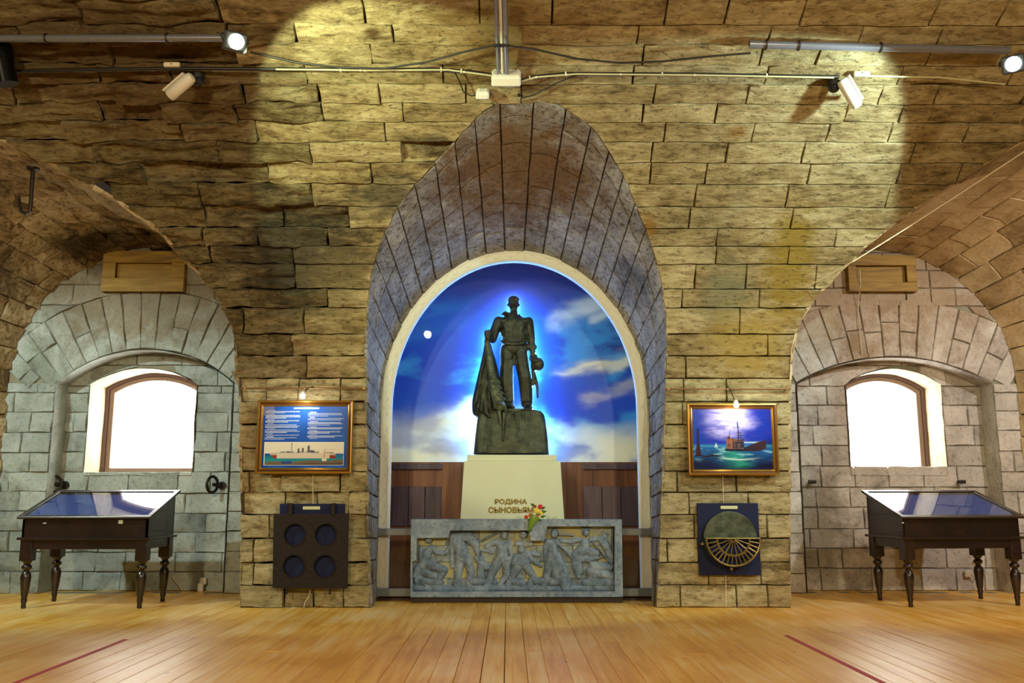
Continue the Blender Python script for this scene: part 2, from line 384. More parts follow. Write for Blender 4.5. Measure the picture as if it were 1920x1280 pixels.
M_NICHE = stone_mat('niche_limestone', ('#5c5854', '#938e8a', '#c0bcb8'), 0.14, strata=0, bump=0.8, speck=0.4, stains_and_shade=[(tuple(at(972, 345, 8.9)), (0.10, 0.2, 0.2), '#1c140c', 0.95), (tuple(at(960, 330, 8.8)), (1.1, 1.1, 1.1), '#74501f', 0.85), (tuple(at(1190, 500, 9.8)), (0.25, 0.5, 0.5), '#4e4c50', 0.6), (tuple(at(720, 560, 9.8)), (0.25, 0.5, 0.5), '#6c6c74', 0.5)], fine_=0.7)  # brown crown patch and dark hole: shade put into the stone colour
M_BAYL = stone_mat('west_bay_limestone', ('#5c4a32', '#a18a64', '#cdbb98'), 0.3, strata=0, stains_and_shade=[(tuple(at(230, 462, 10.6)), (1.1, 0.5, 0.25), '#33291c', 0.8), (tuple(at(60, 520, 10.0)), (0.8, 0.8, 0.6), '#6e6450', 0.6), (tuple(at(110, 430, 9.6)), (0.5, 0.5, 0.3), '#bb8646', 0.6)], bump=0.6)
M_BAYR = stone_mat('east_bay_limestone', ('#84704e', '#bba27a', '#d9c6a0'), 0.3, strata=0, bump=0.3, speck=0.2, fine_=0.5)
M_ENDL = stone_mat('west_end_limestone', ('#78807c', '#acb4ae', '#ccd4d0'), 0.2, strata=0, stains_and_shade=[(tuple(at(70, 700, 11)), (0.4, 0.5, 0.5), '#6c7466', 0.5), ((-4.4, 11.0, 3.75), (1.9, 0.8, 1.15), '#8c7e64', 0.75)], bump=0.45, speck=0.2, fine_=0.35)  # browner over the upper part of the wall
M_ENDR = stone_mat('east_end_limestone', ('#867e78', '#bcb4ac', '#dcd6d0'), 0.2, strata=0, stains_and_shade=[(tuple(at(1530, 1000, 11.3)), (0.5, 0.5, 0.7), '#75705e', 0.7), ((4.4, 11.0, 3.75), (1.9, 0.8, 1.1), '#9c8466', 0.75)], bump=0.35, speck=0.3, fine_=0.35)  # upper wall tinted browner
M_MORTAR = simple('dark_mortar', '#5a482e', 0.95, var=0.35, scale=6, bump=0.5)
M_MORTAR2 = simple('pale_mortar', '#8b8674', 0.95, var=0.3, scale=6, bump=0.4)
M_PLAST = stone_mat('reveal_plaster', ('#b5a586', '#d6cbb0', '#e6dcc4'), 0.1, strata=0, bump=0.25, speck=0.15, fine_=0.4)

FACE_MAIN = Vector((0, 3.0, 1.3))
# ---- shell surfaces behind the stones (mortar)
def shell(name, rows, afun, bfun, mat, nx=24, back=0.17):
    V = []; Fc = []
    for s in rows:
        a, b2 = afun(s), bfun(s); y, z = fs(s); y2, z2 = fs(s+0.02); n = Vector((0, z2-z, y-y2)); n.normalize()
        for i in range(nx+1): V.append(Vector((a+(b2-a)*i/nx, y, z))+n*back)
    k = nx+1
    for j in range(len(rows)-1):
        for i in range(nx): Fc.append((j*k+i, j*k+i+1, (j+1)*k+i+1, (j+1)*k+i))
    return V, Fc
def join_shell(name, parts, mat):
    mb = MB()
    for V, Fc in parts: mb.add(V, Fc)
    me = mesh(name, mb.V, mb.F, True); return link(name, me, None, mat)
def rng(a, b2, st): n = max(1, int((b2-a)/st)); return [a+(b2-a)*i/n for i in range(n+1)]
def farx(far, s):      # outer side of the bay mouth
    t = sorted([(q[0], q[1]) for q in far]); return interp(t, s)
XE = 7.5
wall_back = join_shell('wall_back', [shell('', rng(0, ZS, 0.12), gNR, gBR, None), shell('', rng(0, ZS, 0.12), gBL, gNL, None),
    shell('', rng(0, ZS, 0.3), lambda s: farx(farR, s), lambda s: XE, None, 2), shell('', rng(0, ZS, 0.3), lambda s: -XE, lambda s: farx(farL, s), None, 2)], M_MORTAR)
tag(wall_back, kind='structure')
SM = min(S_BAPR, S_BAPL)
parts = [shell('', rng(ZS, S_NAP, 0.08), gNR, gBR, None), shell('', rng(ZS, S_NAP, 0.08), gBL, gNL, None)]
parts += [shell('', rng(S_NAP, SM, 0.08), gBL, gBR, None, 40)] if SM > S_NAP else []
parts += [shell('', rng(ZS, SM, 0.12), lambda s: farx(farR, s), lambda s: XE, None, 4), shell('', rng(ZS, SM, 0.12), lambda s: -XE, lambda s: farx(farL, s), None, 4),
          shell('', rng(max(SM, S_NAP) if SM > S_NAP else S_NAP, S_END-0.01, 0.25), lambda s: -XE, lambda s: XE, None, 40)]
ceiling = join_shell('ceiling', parts, M_MORTAR); tag(ceiling, kind='structure')
print('S_NAP', S_NAP, 'bay', S_BAPR, S_BAPL, 'crown', S_CROWN, 'F at nap', fs(S_NAP), X_BE)

COURSE = 0.236
def lay_rows(parent, mat_fn, s_from, s_to, segs_fn, smin=0.45, smax=0.95, amp_fn=None, first=None):
    s = s_from; row = 0
    while s < s_to-0.03:
        hgt = COURSE*random.uniform(0.82, 1.18); s1 = min(s+hgt, s_to)
        if s_to-s1 < 0.09: s1 = s_to
        for (a, b2) in segs_fn(s, s1):
            lo = min(a(s), a(s1)); hi = max(b2(s), b2(s1))
            x = lo - random.uniform(0, smin)
            while x < hi:
                ln = random.uniform(smin, smax); x1 = x+ln
                if hi-x1 < 0.2: x1 = hi+0.5
                mid = (s+s1)/2
                if min(x1, b2(mid))-max(x, a(mid)) > 0.05:
                    xm = (max(x, lo)+min(x1, hi))/2
                    amp, wob, nu, nv = amp_fn(xm, mid)
                    hh = random.uniform(-0.004, 0.004)*(1+amp*22)
                    if amp > 0.03 and random.random() < 0.10: hh -= 0.05
                    if any(abs(xm-a_)<dx_ and abs(mid-b_)<0.13 for a_, b_, dx_ in SUNK): hh -= 0.085
                    stone(parent, mat_fn(xm, mid), F, (lambda v, x=x, a=a: max(x, a(v))), (lambda v, x1=x1, b2=b2: min(x1, b2(v))), s, s1, nu, nv, amp, 0.0025+wob*0.04, FACE_MAIN, random.random()*50, hh, 0.022+wob*0.8, wob)
                x = x1
        s = s1; row += 1
SUNK = [(*front_at(405, 322), .3), (*front_at(812, 282), .3), (*front_at(590, 405), .12), (*front_at(205, 60), .3)]
def amp_main(x, s):
    if x < -1.9: return (0.052, 0.022, 18, 9)
    if x < -0.6: return (0.030, 0.010, 10, 4)
    return (0.017, 0.008, 8, 3)
def mat_main(x, s): return M_VAULT_R if x < -2.0+0.5*noise.noise(Vector((x, s, 3))) else M_VAULT
def segs_pier(s, s1): return [(gBL, gNL), (gNR, gBR)]
lay_rows(wall_back, lambda x, s: M_PIER, 0.0, ZS, segs_pier, 0.28, 0.62, lambda x, s: (0.032, 0.014, 8, 4) if x < 0 else (0.012, 0.006, 5, 3))
def segs_vault(s, s1):
    m = (s+s1)/2
    lim = 6.2
    R = (lambda v: min(gBR(v), lim)) if m < S_BAPR else (lambda v: lim)
    Lf = (lambda v: max(gBL(v), -lim)) if m < S_BAPL else (lambda v: -lim)
    if m < S_NAP: return [(Lf, gNL), (gNR, R)]
    return [(Lf, R)]
S_TOP = next(t[0] for t in _tab if t[1] < 6.75)
lay_rows(ceiling, mat_main, ZS, S_TOP, segs_vault, 0.5, 1.25, amp_main)
print('blocks main', NBLK[0])

# ---- the niche lining
NSPR, NA, NB_ = 2.1, 1.5, 1.82
def arc_pts(cx, a, b2, spr, Y, n=60, sup=1.0):
    pts = [Vector((cx-a, Y, spr*i/12)) for i in range(12)]
    for i in range(n+1):
        q = pi-pi*i/n; pts.append(Vector((cx+a*cos(q), Y, spr+b2*sin(q))))
    pts += [Vector((cx+a, Y, spr*(11-i)/12)) for i in range(12)]
    return pts
class Poly3:
    def __init__(s, pts, knots=None):
        s.p = [Vector(p) for p in pts]; s.d = [0.0]
        for a, b2 in zip(s.p, s.p[1:]): s.d.append(s.d[-1]+(b2-a).length)
        T = s.d[-1]; s.t = [x/T for x in s.d]; s.L = T
        if knots:      # remap so that the given arc fractions land on the given parameters
            s.t = [interp([(k0, k1) for k0, k1 in knots], x) for x in s.t]
    def frac_near(s, P):
        i = min(range(len(s.p)), key=lambda i: (s.p[i]-Vector(P)).length); return s.d[i]/s.L
    def __call__(s, t):
        t = max(0, min(1, t)); i = min(len(s.t)-1, max(1, bisect.bisect_left(s.t, t))); k = (t-s.t[i-1])/max(1e-9, s.t[i]-s.t[i-1]); return s.p[i-1].lerp(s.p[i], k)
def dens(tab, rev=False):
    pts = []
    for (s0, x0), (s1, x1) in zip(tab, tab[1:]):
        n = max(1, int(max(abs(s1-s0), abs(x1-x0))/0.08))
        for i in range(n): pts.append(F(x0+(x1-x0)*i/n, s0+(s1-s0)*i/n))
    pts.append(F(tab[-1][1], tab[-1][0])); return pts
inn = Poly3(arc_pts(0, NA, NB_, NSPR, YF))
outp = dens(cNL)+dens(cNR)[::-1][1:]
out0 = Poly3(outp)
fi = NSPR/inn.L
fl = out0.frac_near(F(gNL(2.2), 2.2)); fr = out0.frac_near(F(gNR(2.2), 2.2)); fa = out0.frac_near(F(XAP, S_NAP))
out = Poly3(outp, [(0, 0), (fl, fi), (fa, 0.5), (fr, 1-fi), (1, 1)])
def SN(t, w): return out(t).lerp(inn(t), w)
FN = Vector((0, 8.4, 1.6))
wall_niche = grid_surface('wall_niche', lambda t, w: SN(t, w)+(SN(t, w)-Vector((0, SN(t, w).y, 1.8))).normalized()*0.03, [i/80 for i in range(81)], [i/6 for i in range(7)], M_MORTAR)
tag(wall_niche, kind='structure')
def lay_arch(parent, mat, S, L, face, width, seglen, amp, nu, nv, wlen_fn, t0=0.0, t1=1.0, wob=0.006):
    n = max(1, round(L*(t1-t0)/width)); 
    for i in range(n):
        a, b2 = t0+(t1-t0)*i/n, t0+(t1-t0)*(i+1)/n; tm = (a+b2)/2
        D = wlen_fn(tm); wv = -random.uniform(0, 0.6)*seglen/D
        while wv < 1-1e-6:
            w1 = wv+random.uniform(0.75, 1.25)*seglen/D
            if 1-w1 < 0.35*seglen/D: w1 = 1.0
            lo, hi = max(0, wv), min(1, w1)
            if hi-lo > 0.12*seglen/D:
                stone(parent, mat, lambda u, v, S=S: S(v, u), (lambda v, lo=lo: lo), (lambda v, hi=hi: hi), a, b2, nu, nv, amp, 0.003, face, random.random()*50, random.uniform(-0.004, 0.004), 0.03, wob)
            wv = w1
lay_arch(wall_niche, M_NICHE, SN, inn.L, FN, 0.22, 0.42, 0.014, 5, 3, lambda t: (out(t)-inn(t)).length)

# ---- bay barrels
def make_bay(sg, tab, far, name, mat, amp):
    cxb = sg*4.4
    innp = arc_pts(cxb, 1.7, 1.64, 2.5, YW)
    if sg < 0: innp = innp[::-1]            # near (pier) side first
    bi = Poly3(innp)
    op = dens(tab+far)
    bo0 = Poly3(op); pk = F(tab[-1][1], tab[-1][0]); ix = bo0.frac_near(pk)
    f1 = bo0.frac_near(F(interp(tab, 2.4), 2.4)); fi_ = 2.5/bi.L
    f2 = bo0.frac_near(F(far[-2][1], 2.4))
    bo = Poly3(op, [(0, 0), (f1, fi_), (ix, 0.56), (f2, 1-fi_), (1, 1)])
    S = lambda t, w: bo(t).lerp(bi(t), w)
    face = Vector((cxb+sg*0.4, 9.3, 1.8))
    sh = grid_surface(name, lambda t, w: S(t, w)+(S(t, w)-Vector((cxb+sg*0.4*(1-w), S(t, w).y, 2.0))).normalized()*0.03, [i/80 for i in range(81)], [i/6 for i in range(7)], M_MORTAR)
    tag(sh, kind='structure')
    lay_arch(sh, mat, S, bi.L, face, 0.27, 0.55, amp, 6, 3, lambda t: (bo(t)-bi(t)).length, 0.12, 0.9, 0.008)
    return sh
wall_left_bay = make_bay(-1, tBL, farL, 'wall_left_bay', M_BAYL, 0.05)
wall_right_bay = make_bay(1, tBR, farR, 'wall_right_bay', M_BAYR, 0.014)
print('blocks with arches', NBLK[0])

# ---- end walls of the bays with recess and window
def seg_arch(cx, hw, spr, rise, n=20):
    R = (hw*hw+rise*rise)/(2*rise); zc = spr+rise-R; q0 = math.asin(hw/R)
    return [(cx+R*sin(-q0+2*q0*i/n), zc+R*cos(-q0+2*q0*i/n)) for i in range(n+1)], R, zc
def hole_half(cx, hw, spr, rise):
    _, R, zc = seg_arch(cx, hw, spr, rise)
    def f(z):
        if z < spr: return hw
        if z > spr+rise: return 0.0
        return min(hw, sqrt(max(0, R*R-(z-zc)**2)))
    return f
def plane(Y):
    return lambda x, z: Vector((x, Y, z))
def end_wall(name, sg, rc, rhw, rspr, rrise, wx0, wx1, wz0, wspr, wrise, mat, amp):
    cxb = sg*4.4
    x0, x1 = sorted((sg*2.6, sg*6.3)); wc = (wx0+wx1)/2; whw = (wx1-wx0)/2
    arch, R, zc = seg_arch(rc, rhw, rspr, rrise, 24)
    warch, WR, wzc = seg_arch(wc, whw, wspr, wrise, 16)
    recess = [(rc-rhw, -0.01)]+arch+[(rc+rhw, -0.01)]
    # backing plates as one structure mesh
    sh = shape2d(name, [(x0, -0.02), (x0, 4.4), (x1, 4.4), (x1, -0.02)], [[(rc-rhw, 0.0)]+arch+[(rc+rhw, 0.0)]], YW+0.03, YW+0.2, M_MORTAR2)
    tag(sh, kind='structure')
    shape2d('recess_backing', [(x0, -0.02), (x0, 3.5), (x1, 3.5), (x1, -0.02)], [[(wx0, wz0)]+warch+[(wx1, wz0)]], YR+0.03, YR+0.12, M_MORTAR2, sh)
    # soffit and cheeks of the recess, window reveal
    def ribbon(nm, pts, y0, y1, m, closed=False, flare=0.0):
        V = []; Fc = []; k = 5
        for (x, z) in pts:
            for j in range(k+1):
                q = j/k; p = Vector((x, y0+(y1-y0)*q, z)); c = Vector((wc, p.y, 2.0)); d = (p-c).normalized()
                p += d*(0.010*noise.noise(Vector((x*5, q*3, z*5)))-0.014); V.append(p)
        n = len(pts)
        for i in range(n if closed else n-1):
            for j in range(k): a = i*(k+1)+j; b_ = ((i+1) % n)*(k+1)+j; Fc.append((a, a+1, b_+1, b_))
        return link(nm, mesh(nm, V, Fc), sh, m)
    def densify(pts, st=0.12):
        r = []
        for a, b2 in zip(pts, pts[1:]):
            n = max(1, int(math.hypot(b2[0]-a[0], b2[1]-a[1])/st))
            r += [(a[0]+(b2[0]-a[0])*i/n, a[1]+(b2[1]-a[1])*i/n) for i in range(n)]
        return r+[pts[-1]]
    ribbon('recess_soffit', densify(recess), YW-0.01, YR+0.05, mat)
    loop = densify([(wx0, wz0)]+warch+[(wx1, wz0), (wx0, wz0)])
    ribbon('window_reveal', loop, YR-0.012, YG+0.12, M_PLAST)
    hr = hole_half(rc, rhw, rspr, rrise); hw_ = hole_half(wc, whw, wspr, wrise)
    face = Vector((cxb, 5, 1.5))
    VO = 0.72                       # ring of voussoirs over the recess
    hv = lambda z: (sqrt(max(0, (R+VO)**2-(z-zc)**2)) if z < zc+R+VO else 0.0)
    # outer wall courses
    def rows(S, zlist, left, right, holef, hc, cond):
        z = zlist[0]
        while z < zlist[1]:
            z1 = z+0.24*random.uniform(0.92, 1.1)
            if z < rspr-1e-3 < z1+0.06: z1 = rspr
            for side in (-1, 1, 0):
                zm = (z+z1)/2; h0 = holef(zm)
                if side == 0 and h0 > 0.01: continue
                if side != 0 and h0 <= 0.01: continue
                a = (lambda v: left) if side <= 0 else (lambda v: hc+holef(v))
                b2 = (lambda v: right) if side >= 0 else (lambda v: hc-holef(v))
                x = left-random.random()*0.3 if side <= 0 else hc+h0-0.001-random.random()*0.2
                lim = b2(zm)
                while x < lim:
                    xx = x+random.uniform(0.3, 0.62)
                    if lim-xx < 0.15: xx = lim+0.4
                    lo, hi = max(x, a(zm)), min(xx, b2(zm))
                    if hi-lo > 0.04 and cond((lo+hi)/2, zm):
                        stone(sh, mat, S, (lambda v, x=x, a=a: max(x, a(v))), (lambda v, xx=xx, b2=b2: min(xx, b2(v))), z, z1, 5, 3, amp, 0.0028, face, random.random()*60, random.uniform(-0.004, 0.004), 0.02, 0.009)
                    x = xx
            z = z1
    inside = lambda x, z: (abs(x-cxb) < 1.8 and (z < 2.6 or ((x-cxb)/1.85)**2+((z-2.5)/1.8)**2 < 1))
    q0 = math.asin(rhw/R); ext = 0.16
    big = lambda z: max(hr(z), min(hv(z), (z-zc)*tan(q0+ext)) if z > rspr-1e-4 else 0)
    rows(plane(YW), (0.0, 4.2), x0+0.02, x1-0.02, big, rc, lambda x, z: inside(x, z))
    rows(plane(YR), (0.0, rspr+rrise), rc-rhw-0.03, rc+rhw+0.03, lambda z: (hw_(z) if z > wz0 else 0.0), wc, lambda x, z: abs(x-rc) < rhw+0.05)
    nv = 17
    for i in range(nv):
        a = -q0-ext+(2*q0+2*ext)*i/nv; b2 = -q0-ext+(2*q0+2*ext)*(i+1)/nv; qm = (a+b2)/2
        def SV(r, q, rc=rc, zc=zc): return Vector((rc+r*sin(q), YW, zc+r*cos(q)))
        if not inside(rc+(R+0.1)*sin(qm), zc+(R+0.1)*cos(qm)): continue
        cut = R+0.0 if abs(qm) < q0 else max(R, (rspr-zc)/cos(qm))
        spl = [cut, R+VO] if random.random() < 0.6 else [cut, R+VO*random.uniform(0.4, 0.6), R+VO]
        for r0, r1 in zip(spl, spl[1:]):
            if r1-r0 > 0.06: stone(sh, mat, SV, (lambda v, r0=r0: r0), (lambda v, r1=r1: r1), a, b2, 6, 3, amp, 0.0028, face, random.random()*60, random.uniform(-0.004, 0.006), 0.02, 0.008)
    return sh
WL = dict(x0=-5.27, x1=-3.93); WR_ = dict(x0=4.13, x1=5.33)
end_l = end_wall('wall_left_end', -1, -4.47, 1.08, 2.47, 0.42, WL['x0'], WL['x1'], 1.36, 2.50, 0.2, M_ENDL, 0.03)
end_r = end_wall('wall_right_end', 1, 4.62, 1.20, 2.47, 0.33, WR_['x0'], WR_['x1'], 1.36, 2.50, 0.2, M_ENDR, 0.01)
print('blocks all', NBLK[0])

# ---- plain enclosing walls beyond the frame
for nm, V in (('wall_left', [(-XE, -3, 0), (-XE, 11.2, 0), (-XE, 11.2, 6), (-XE, -3, 6)]), ('wall_right', [(XE, -3, 0), (XE, 11.2, 0), (XE, 11.2, 6), (XE, -3, 6)])):
    o = link(nm, mesh(nm, V, [(0, 1, 2, 3)]), None, M_PIER); tag(o, kind='structure')
o = link('wall_front', mesh('wall_front', [(-XE, -3, 0), (XE, -3, 0), (XE, -3, ZS), (-XE, -3, ZS)], [(0, 1, 2, 3)]), None, M_PIER); tag(o, kind='structure')
exec_part2 = None
# ------------------------------------------------------------------ floor of pine boards
M_WOOD = None
def wood_mat(name, c0, c1, c2, rough=0.4, rand=0.5, scale=(9, 0.55, 9), knots=True, spec=0.5, coat=0.0):
    m, nt, b = new_mat(name); L = nt.links
    geo = N(nt, 'ShaderNodeNewGeometry'); oi = N(nt, 'ShaderNodeObjectInfo')
    av = N(nt, 'ShaderNodeVectorMath', operation='ADD'); L.new(geo.outputs['Position'], av.inputs[0])
    cm = N(nt, 'ShaderNodeCombineXYZ'); mm = N(nt, 'ShaderNodeMath', operation='MULTIPLY'); mm.inputs[1].default_value = 37; L.new(oi.outputs['Random'], mm.inputs[0]); L.new(mm.outputs[0], cm.inputs[1]); L.new(cm.outputs[0], av.inputs[1])
    mp = N(nt, 'ShaderNodeMapping'); mp.inputs['Scale'].default_value = scale; L.new(av.outputs[0], mp.inputs[0])
    n1 = N(nt, 'ShaderNodeTexNoise'); n1.inputs['Scale'].default_value = 2.0; n1.inputs['Detail'].default_value = 8; n1.inputs['Roughness'].default_value = 0.6; n1.inputs['Distortion'].default_value = 0.6; L.new(mp.outputs[0], n1.inputs['Vector'])
    n2 = N(nt, 'ShaderNodeTexNoise'); n2.inputs['Scale'].default_value = 1.1; n2.inputs['Detail'].default_value = 5; L.new(geo.outputs['Position'], n2.inputs['Vector'])
    s1 = N(nt, 'ShaderNodeMath', operation='MULTIPLY_ADD'); L.new(oi.outputs['Random'], s1.inputs[0]); s1.inputs[1].default_value = rand*0.4; L.new(n1.outputs['Fac'], s1.inputs[2])
    s2 = N(nt, 'ShaderNodeMath', operation='MULTIPLY_ADD'); L.new(n2.outputs['Fac'], s2.inputs[0]); s2.inputs[1].default_value = 0.8; L.new(s1.outputs[0], s2.inputs[2])
    rp = N(nt, 'ShaderNodeValToRGB'); e = rp.color_ramp.elements; e[0].position = 0.62; e[0].color = lin(c0)+(1,); e[1].position = 1.3 if False else 1.0; e[1].color = lin(c2)+(1,)
    k = e.new(0.8); k.color = lin(c1)+(1,)
    sub = N(nt, 'ShaderNodeMath', operation='MULTIPLY'); sub.inputs[1].default_value = 0.8; L.new(s2.outputs[0], sub.inputs[0]); L.new(sub.outputs[0], rp.inputs[0]); cur = rp.outputs[0]
    if knots:
        mk = N(nt, 'ShaderNodeMapping'); mk.inputs['Scale'].default_value = (3.2, 1.1, 1); L.new(geo.outputs['Position'], mk.inputs[0])
        vo = N(nt, 'ShaderNodeTexVoronoi'); vo.inputs['Scale'].default_value = 1.3; L.new(mk.outputs[0], vo.inputs['Vector'])
        mr = N(nt, 'ShaderNodeMapRange'); mr.inputs[1].default_value = 0.03; mr.inputs[2].default_value = 0.055; mr.inputs[3].default_value = 0.6; mr.inputs[4].default_value = 0; L.new(vo.outputs['Distance'], mr.inputs[0])
        mx = N(nt, 'ShaderNodeMix', data_type='RGBA'); L.new(mr.outputs[0], mx.inputs[0]); L.new(cur, mx.inputs[6]); mx.inputs[7].default_value = lin('#6b3c12')+(1,); cur = mx.outputs[2]
    L.new(cur, b.inputs['Base Color']); b.inputs['Specular IOR Level'].default_value = spec
    rr = N(nt, 'ShaderNodeMapRange'); rr.inputs[3].default_value = rough-0.07; rr.inputs[4].default_value = rough+0.12; L.new(n2.outputs['Fac'], rr.inputs[0]); L.new(rr.outputs[0], b.inputs['Roughness'])
    bp = N(nt, 'ShaderNodeBump'); bp.inputs['Strength'].default_value = 0.12; bp.inputs['Distance'].default_value = 0.01; L.new(n1.outputs['Fac'], bp.inputs['Height']); L.new(bp.outputs[0], b.inputs['Normal'])
    if coat: b.inputs['Coat Weight'].default_value = coat
    return m
M_PINE = wood_mat('varnished_pine', '#d89a34', '#ecb650', '#f4d290', 0.34, 0.5)
M_DARKGAP = simple('dark_gap', '#3a2410', 0.9)
fl = link('floor', mesh('floor', [(-XE, -3, -0.02), (XE, -3, -0.02), (XE, 11.9, -0.02), (-XE, 11.9, -0.02)], [(0, 1, 2, 3)]), None, M_DARKGAP); tag(fl, kind='structure')
random.seed(11)
x = -6.4; k = 0
while x < 6.4:
    wd = 0.147*random.choice((0.86, 1.0, 1.0, 1.12)); y = 4.6+random.uniform(0, 1.2)-1.0
    ends = [4.4]
    while ends[-1] < 11.6:
        nx_ = ends[-1]+random.uniform(2.2, 4.6)
        ends.append(11.6 if nx_ > 10.6 else nx_)
    for y0, y1 in zip(ends, ends[1:]):
        yy = y1
        gp = random.choice((.0006, .001, .001, .0028)); MB().box(x+gp, x+wd-gp, y0+0.001, yy-0.001, -0.03, random.uniform(-0.0012, 0.0008), 0.0025).build('plank', M_PINE, fl)
        k += 1
    x += wd
MB().box(-XE, XE, -3, 4.398, -0.03, 0, 0.002).build('boarding', M_PINE, fl)
print('planks', k)
M_TAPE = simple('red_tape', '#b42c3c', 0.7, var=0.15, scale=30)
for (a, b2, lab) in (((236, 1198.5), (22, 1283), 'faded red tape strip on the floor in front of the left display case'), ((1474, 1191), (1662, 1283), 'faded red tape strip on the floor before the right window bay')):
    p, q = floor_at(*a), floor_at(*b2); q = q+(q-p)*0.35; d = (q-p).normalized(); n = Vector((d.y, -d.x, 0))*0.019
    V = []; m = 14
    for i in range(m+1):
        c = p.lerp(q, i/m); wv = 1+0.12*noise.noise(c*6)
        V += [c-n*wv+Vector((0, 0, .001)), c-n*wv+Vector((0, 0, .0028)), c+n*wv+Vector((0, 0, .0028)), c+n*wv+Vector((0, 0, .001))]
    Fc = []
    for i in range(m):
        for j in range(4): Fc.append((i*4+j, i*4+(j+1) % 4, (i+1)*4+(j+1) % 4, (i+1)*4+j))
    Fc += [(0, 1, 2, 3), (m*4+3, m*4+2, m*4+1, m*4)]
    mb = MB().add(V, Fc); one('floor_tape', p, mb, M_TAPE, lab, 'tape')

# ------------------------------------------------------------------ windows
M_FRAME = simple('brown_window_paint', '#5b4038', 0.45, var=0.15)
M_SASH = simple('grey_brown_sash', '#7d6656', 0.45, var=0.1)
M_DAY = emit_mat('daylit_pane', (1.0, 1.0, 0.97), 9.0)
def window(n, wx0, wx1, sgn):
    pts, R, zc = seg_arch((wx0+wx1)/2, (wx1-wx0)/2-0.005, 2.50, 0.2, 16)
    def ring(d):
        hw = (wx1-wx0)/2-0.005-d; a, _, _ = seg_arch((wx0+wx1)/2, hw, 2.50-d*0.6, 0.2*(hw/((wx1-wx0)/2)), 16)
        return [((wx0+wx1)/2-hw, 1.36+d)]+a+[((wx0+wx1)/2+hw, 1.36+d)]
    root = empty('window_%d' % n, ((wx0+wx1)/2, YG, 1.36)); tag(root, kind='structure'); off = root.location
    shape2d('window_frame', ring(0.0), [ring(0.055)], YG-0.02, YG+0.08, M_FRAME, root, off, 0.004)
    sash = shape2d('sash', ring(0.058), [ring(0.115)], YG+0.0, YG+0.06, M_SASH, root, off, 0.004)
    shape2d('pane', ring(0.11), [], YG+0.04, YG+0.05, M_DAY, sash, off)
    hx = wx0+0.075 if sgn > 0 else wx1-0.075
    MB().box(hx-0.012, hx+0.012, YG-0.03, YG-0.0, 1.95, 2.03, 0.004).box(hx-0.008, hx+0.008, YG-0.05, YG-0.03, 1.88, 1.99, 0.003).build('window_handle', simple('white_handle', '#d8d4c6', 0.4), sash, off)
    return root
window(1, WL['x0'], WL['x1'], -1); window(2, WR_['x0'], WR_['x1'], 1)
# ------------------------------------------------------------------ niche: moulded frame, glass, backdrop
YB = 11.12
def arch_ring(d, z0=0.0, n=48):
    return [(-NA+d, z0)]+[(-(NA-d)*cos(pi*i/n), NSPR+(NB_-d)*sin(pi*i/n)) for i in range(n+1)]+[(NA-d, z0)]
M_MOULD = simple('ivory_plaster', '#d4d2c6', 0.6, var=0.08, scale=40, bump=0.3)
Z_LOW = at(960, 1110, YF).z
fr = empty('arch_frame', (0, YF, Z_LOW), 'ivory arched plaster moulding with leaf relief around the glazed niche', 'frame')
off = fr.location
shape2d('moulding', arch_ring(-0.02, Z_LOW), [arch_ring(0.115, Z_LOW+0.0)[0:0] or [(x, z) for x, z in arch_ring(0.115, Z_LOW+0.002)]], YF, YF+0.09, M_MOULD, fr, off, 0.012)
def arch_path(d, n=110):
    pts = []; L = (NSPR-0.1)
    for i in range(n):
        pass
    P = [Vector((-NA+d, 0, z)) for z in [0.12+i*(NSPR-0.12)/30 for i in range(30)]]
    P += [Vector((-(NA-d)*cos(pi*i/60), 0, NSPR+(NB_-d)*sin(pi*i/60))) for i in range(61)]
    P += [Vector((NA-d, 0, z)) for z in [NSPR-(i+1)*(NSPR-0.12)/30 for i in range(30)]]
    return P
for d, r in ((0.008, 0.012), (0.09, 0.010)):
    MB().tube([p+Vector((0, YF-0.008, 0)) for p in arch_path(d)], r, 6).build('bead', M_MOULD, fr, off, True)
pp = Poly3(arch_path(0.048)); lm = MB(); m = int(pp.L/0.085)
for i in range(m):
    c = pp((i+0.5)/m); t = (pp((i+0.6)/m)-pp((i+0.4)/m)).normalized(); sgn = 1 if i % 2 else -1
    nrm = Vector((-t.z, 0, t.x))
    lm.tube([c+Vector((0, YF-0.006, 0))+t*(q-0.5)*0.10+nrm*sgn*0.028*sin(q*pi*1.4-0.6) for q in (0, .25, .5, .75, 1)], [0.002, 0.011, 0.013, 0.009, 0.002], 5)
lo = lm.build('leaf_scroll', M_MOULD, fr, off, True); lo['kind'] = 'stuff'
tag(lo, 'running leaf ornament')
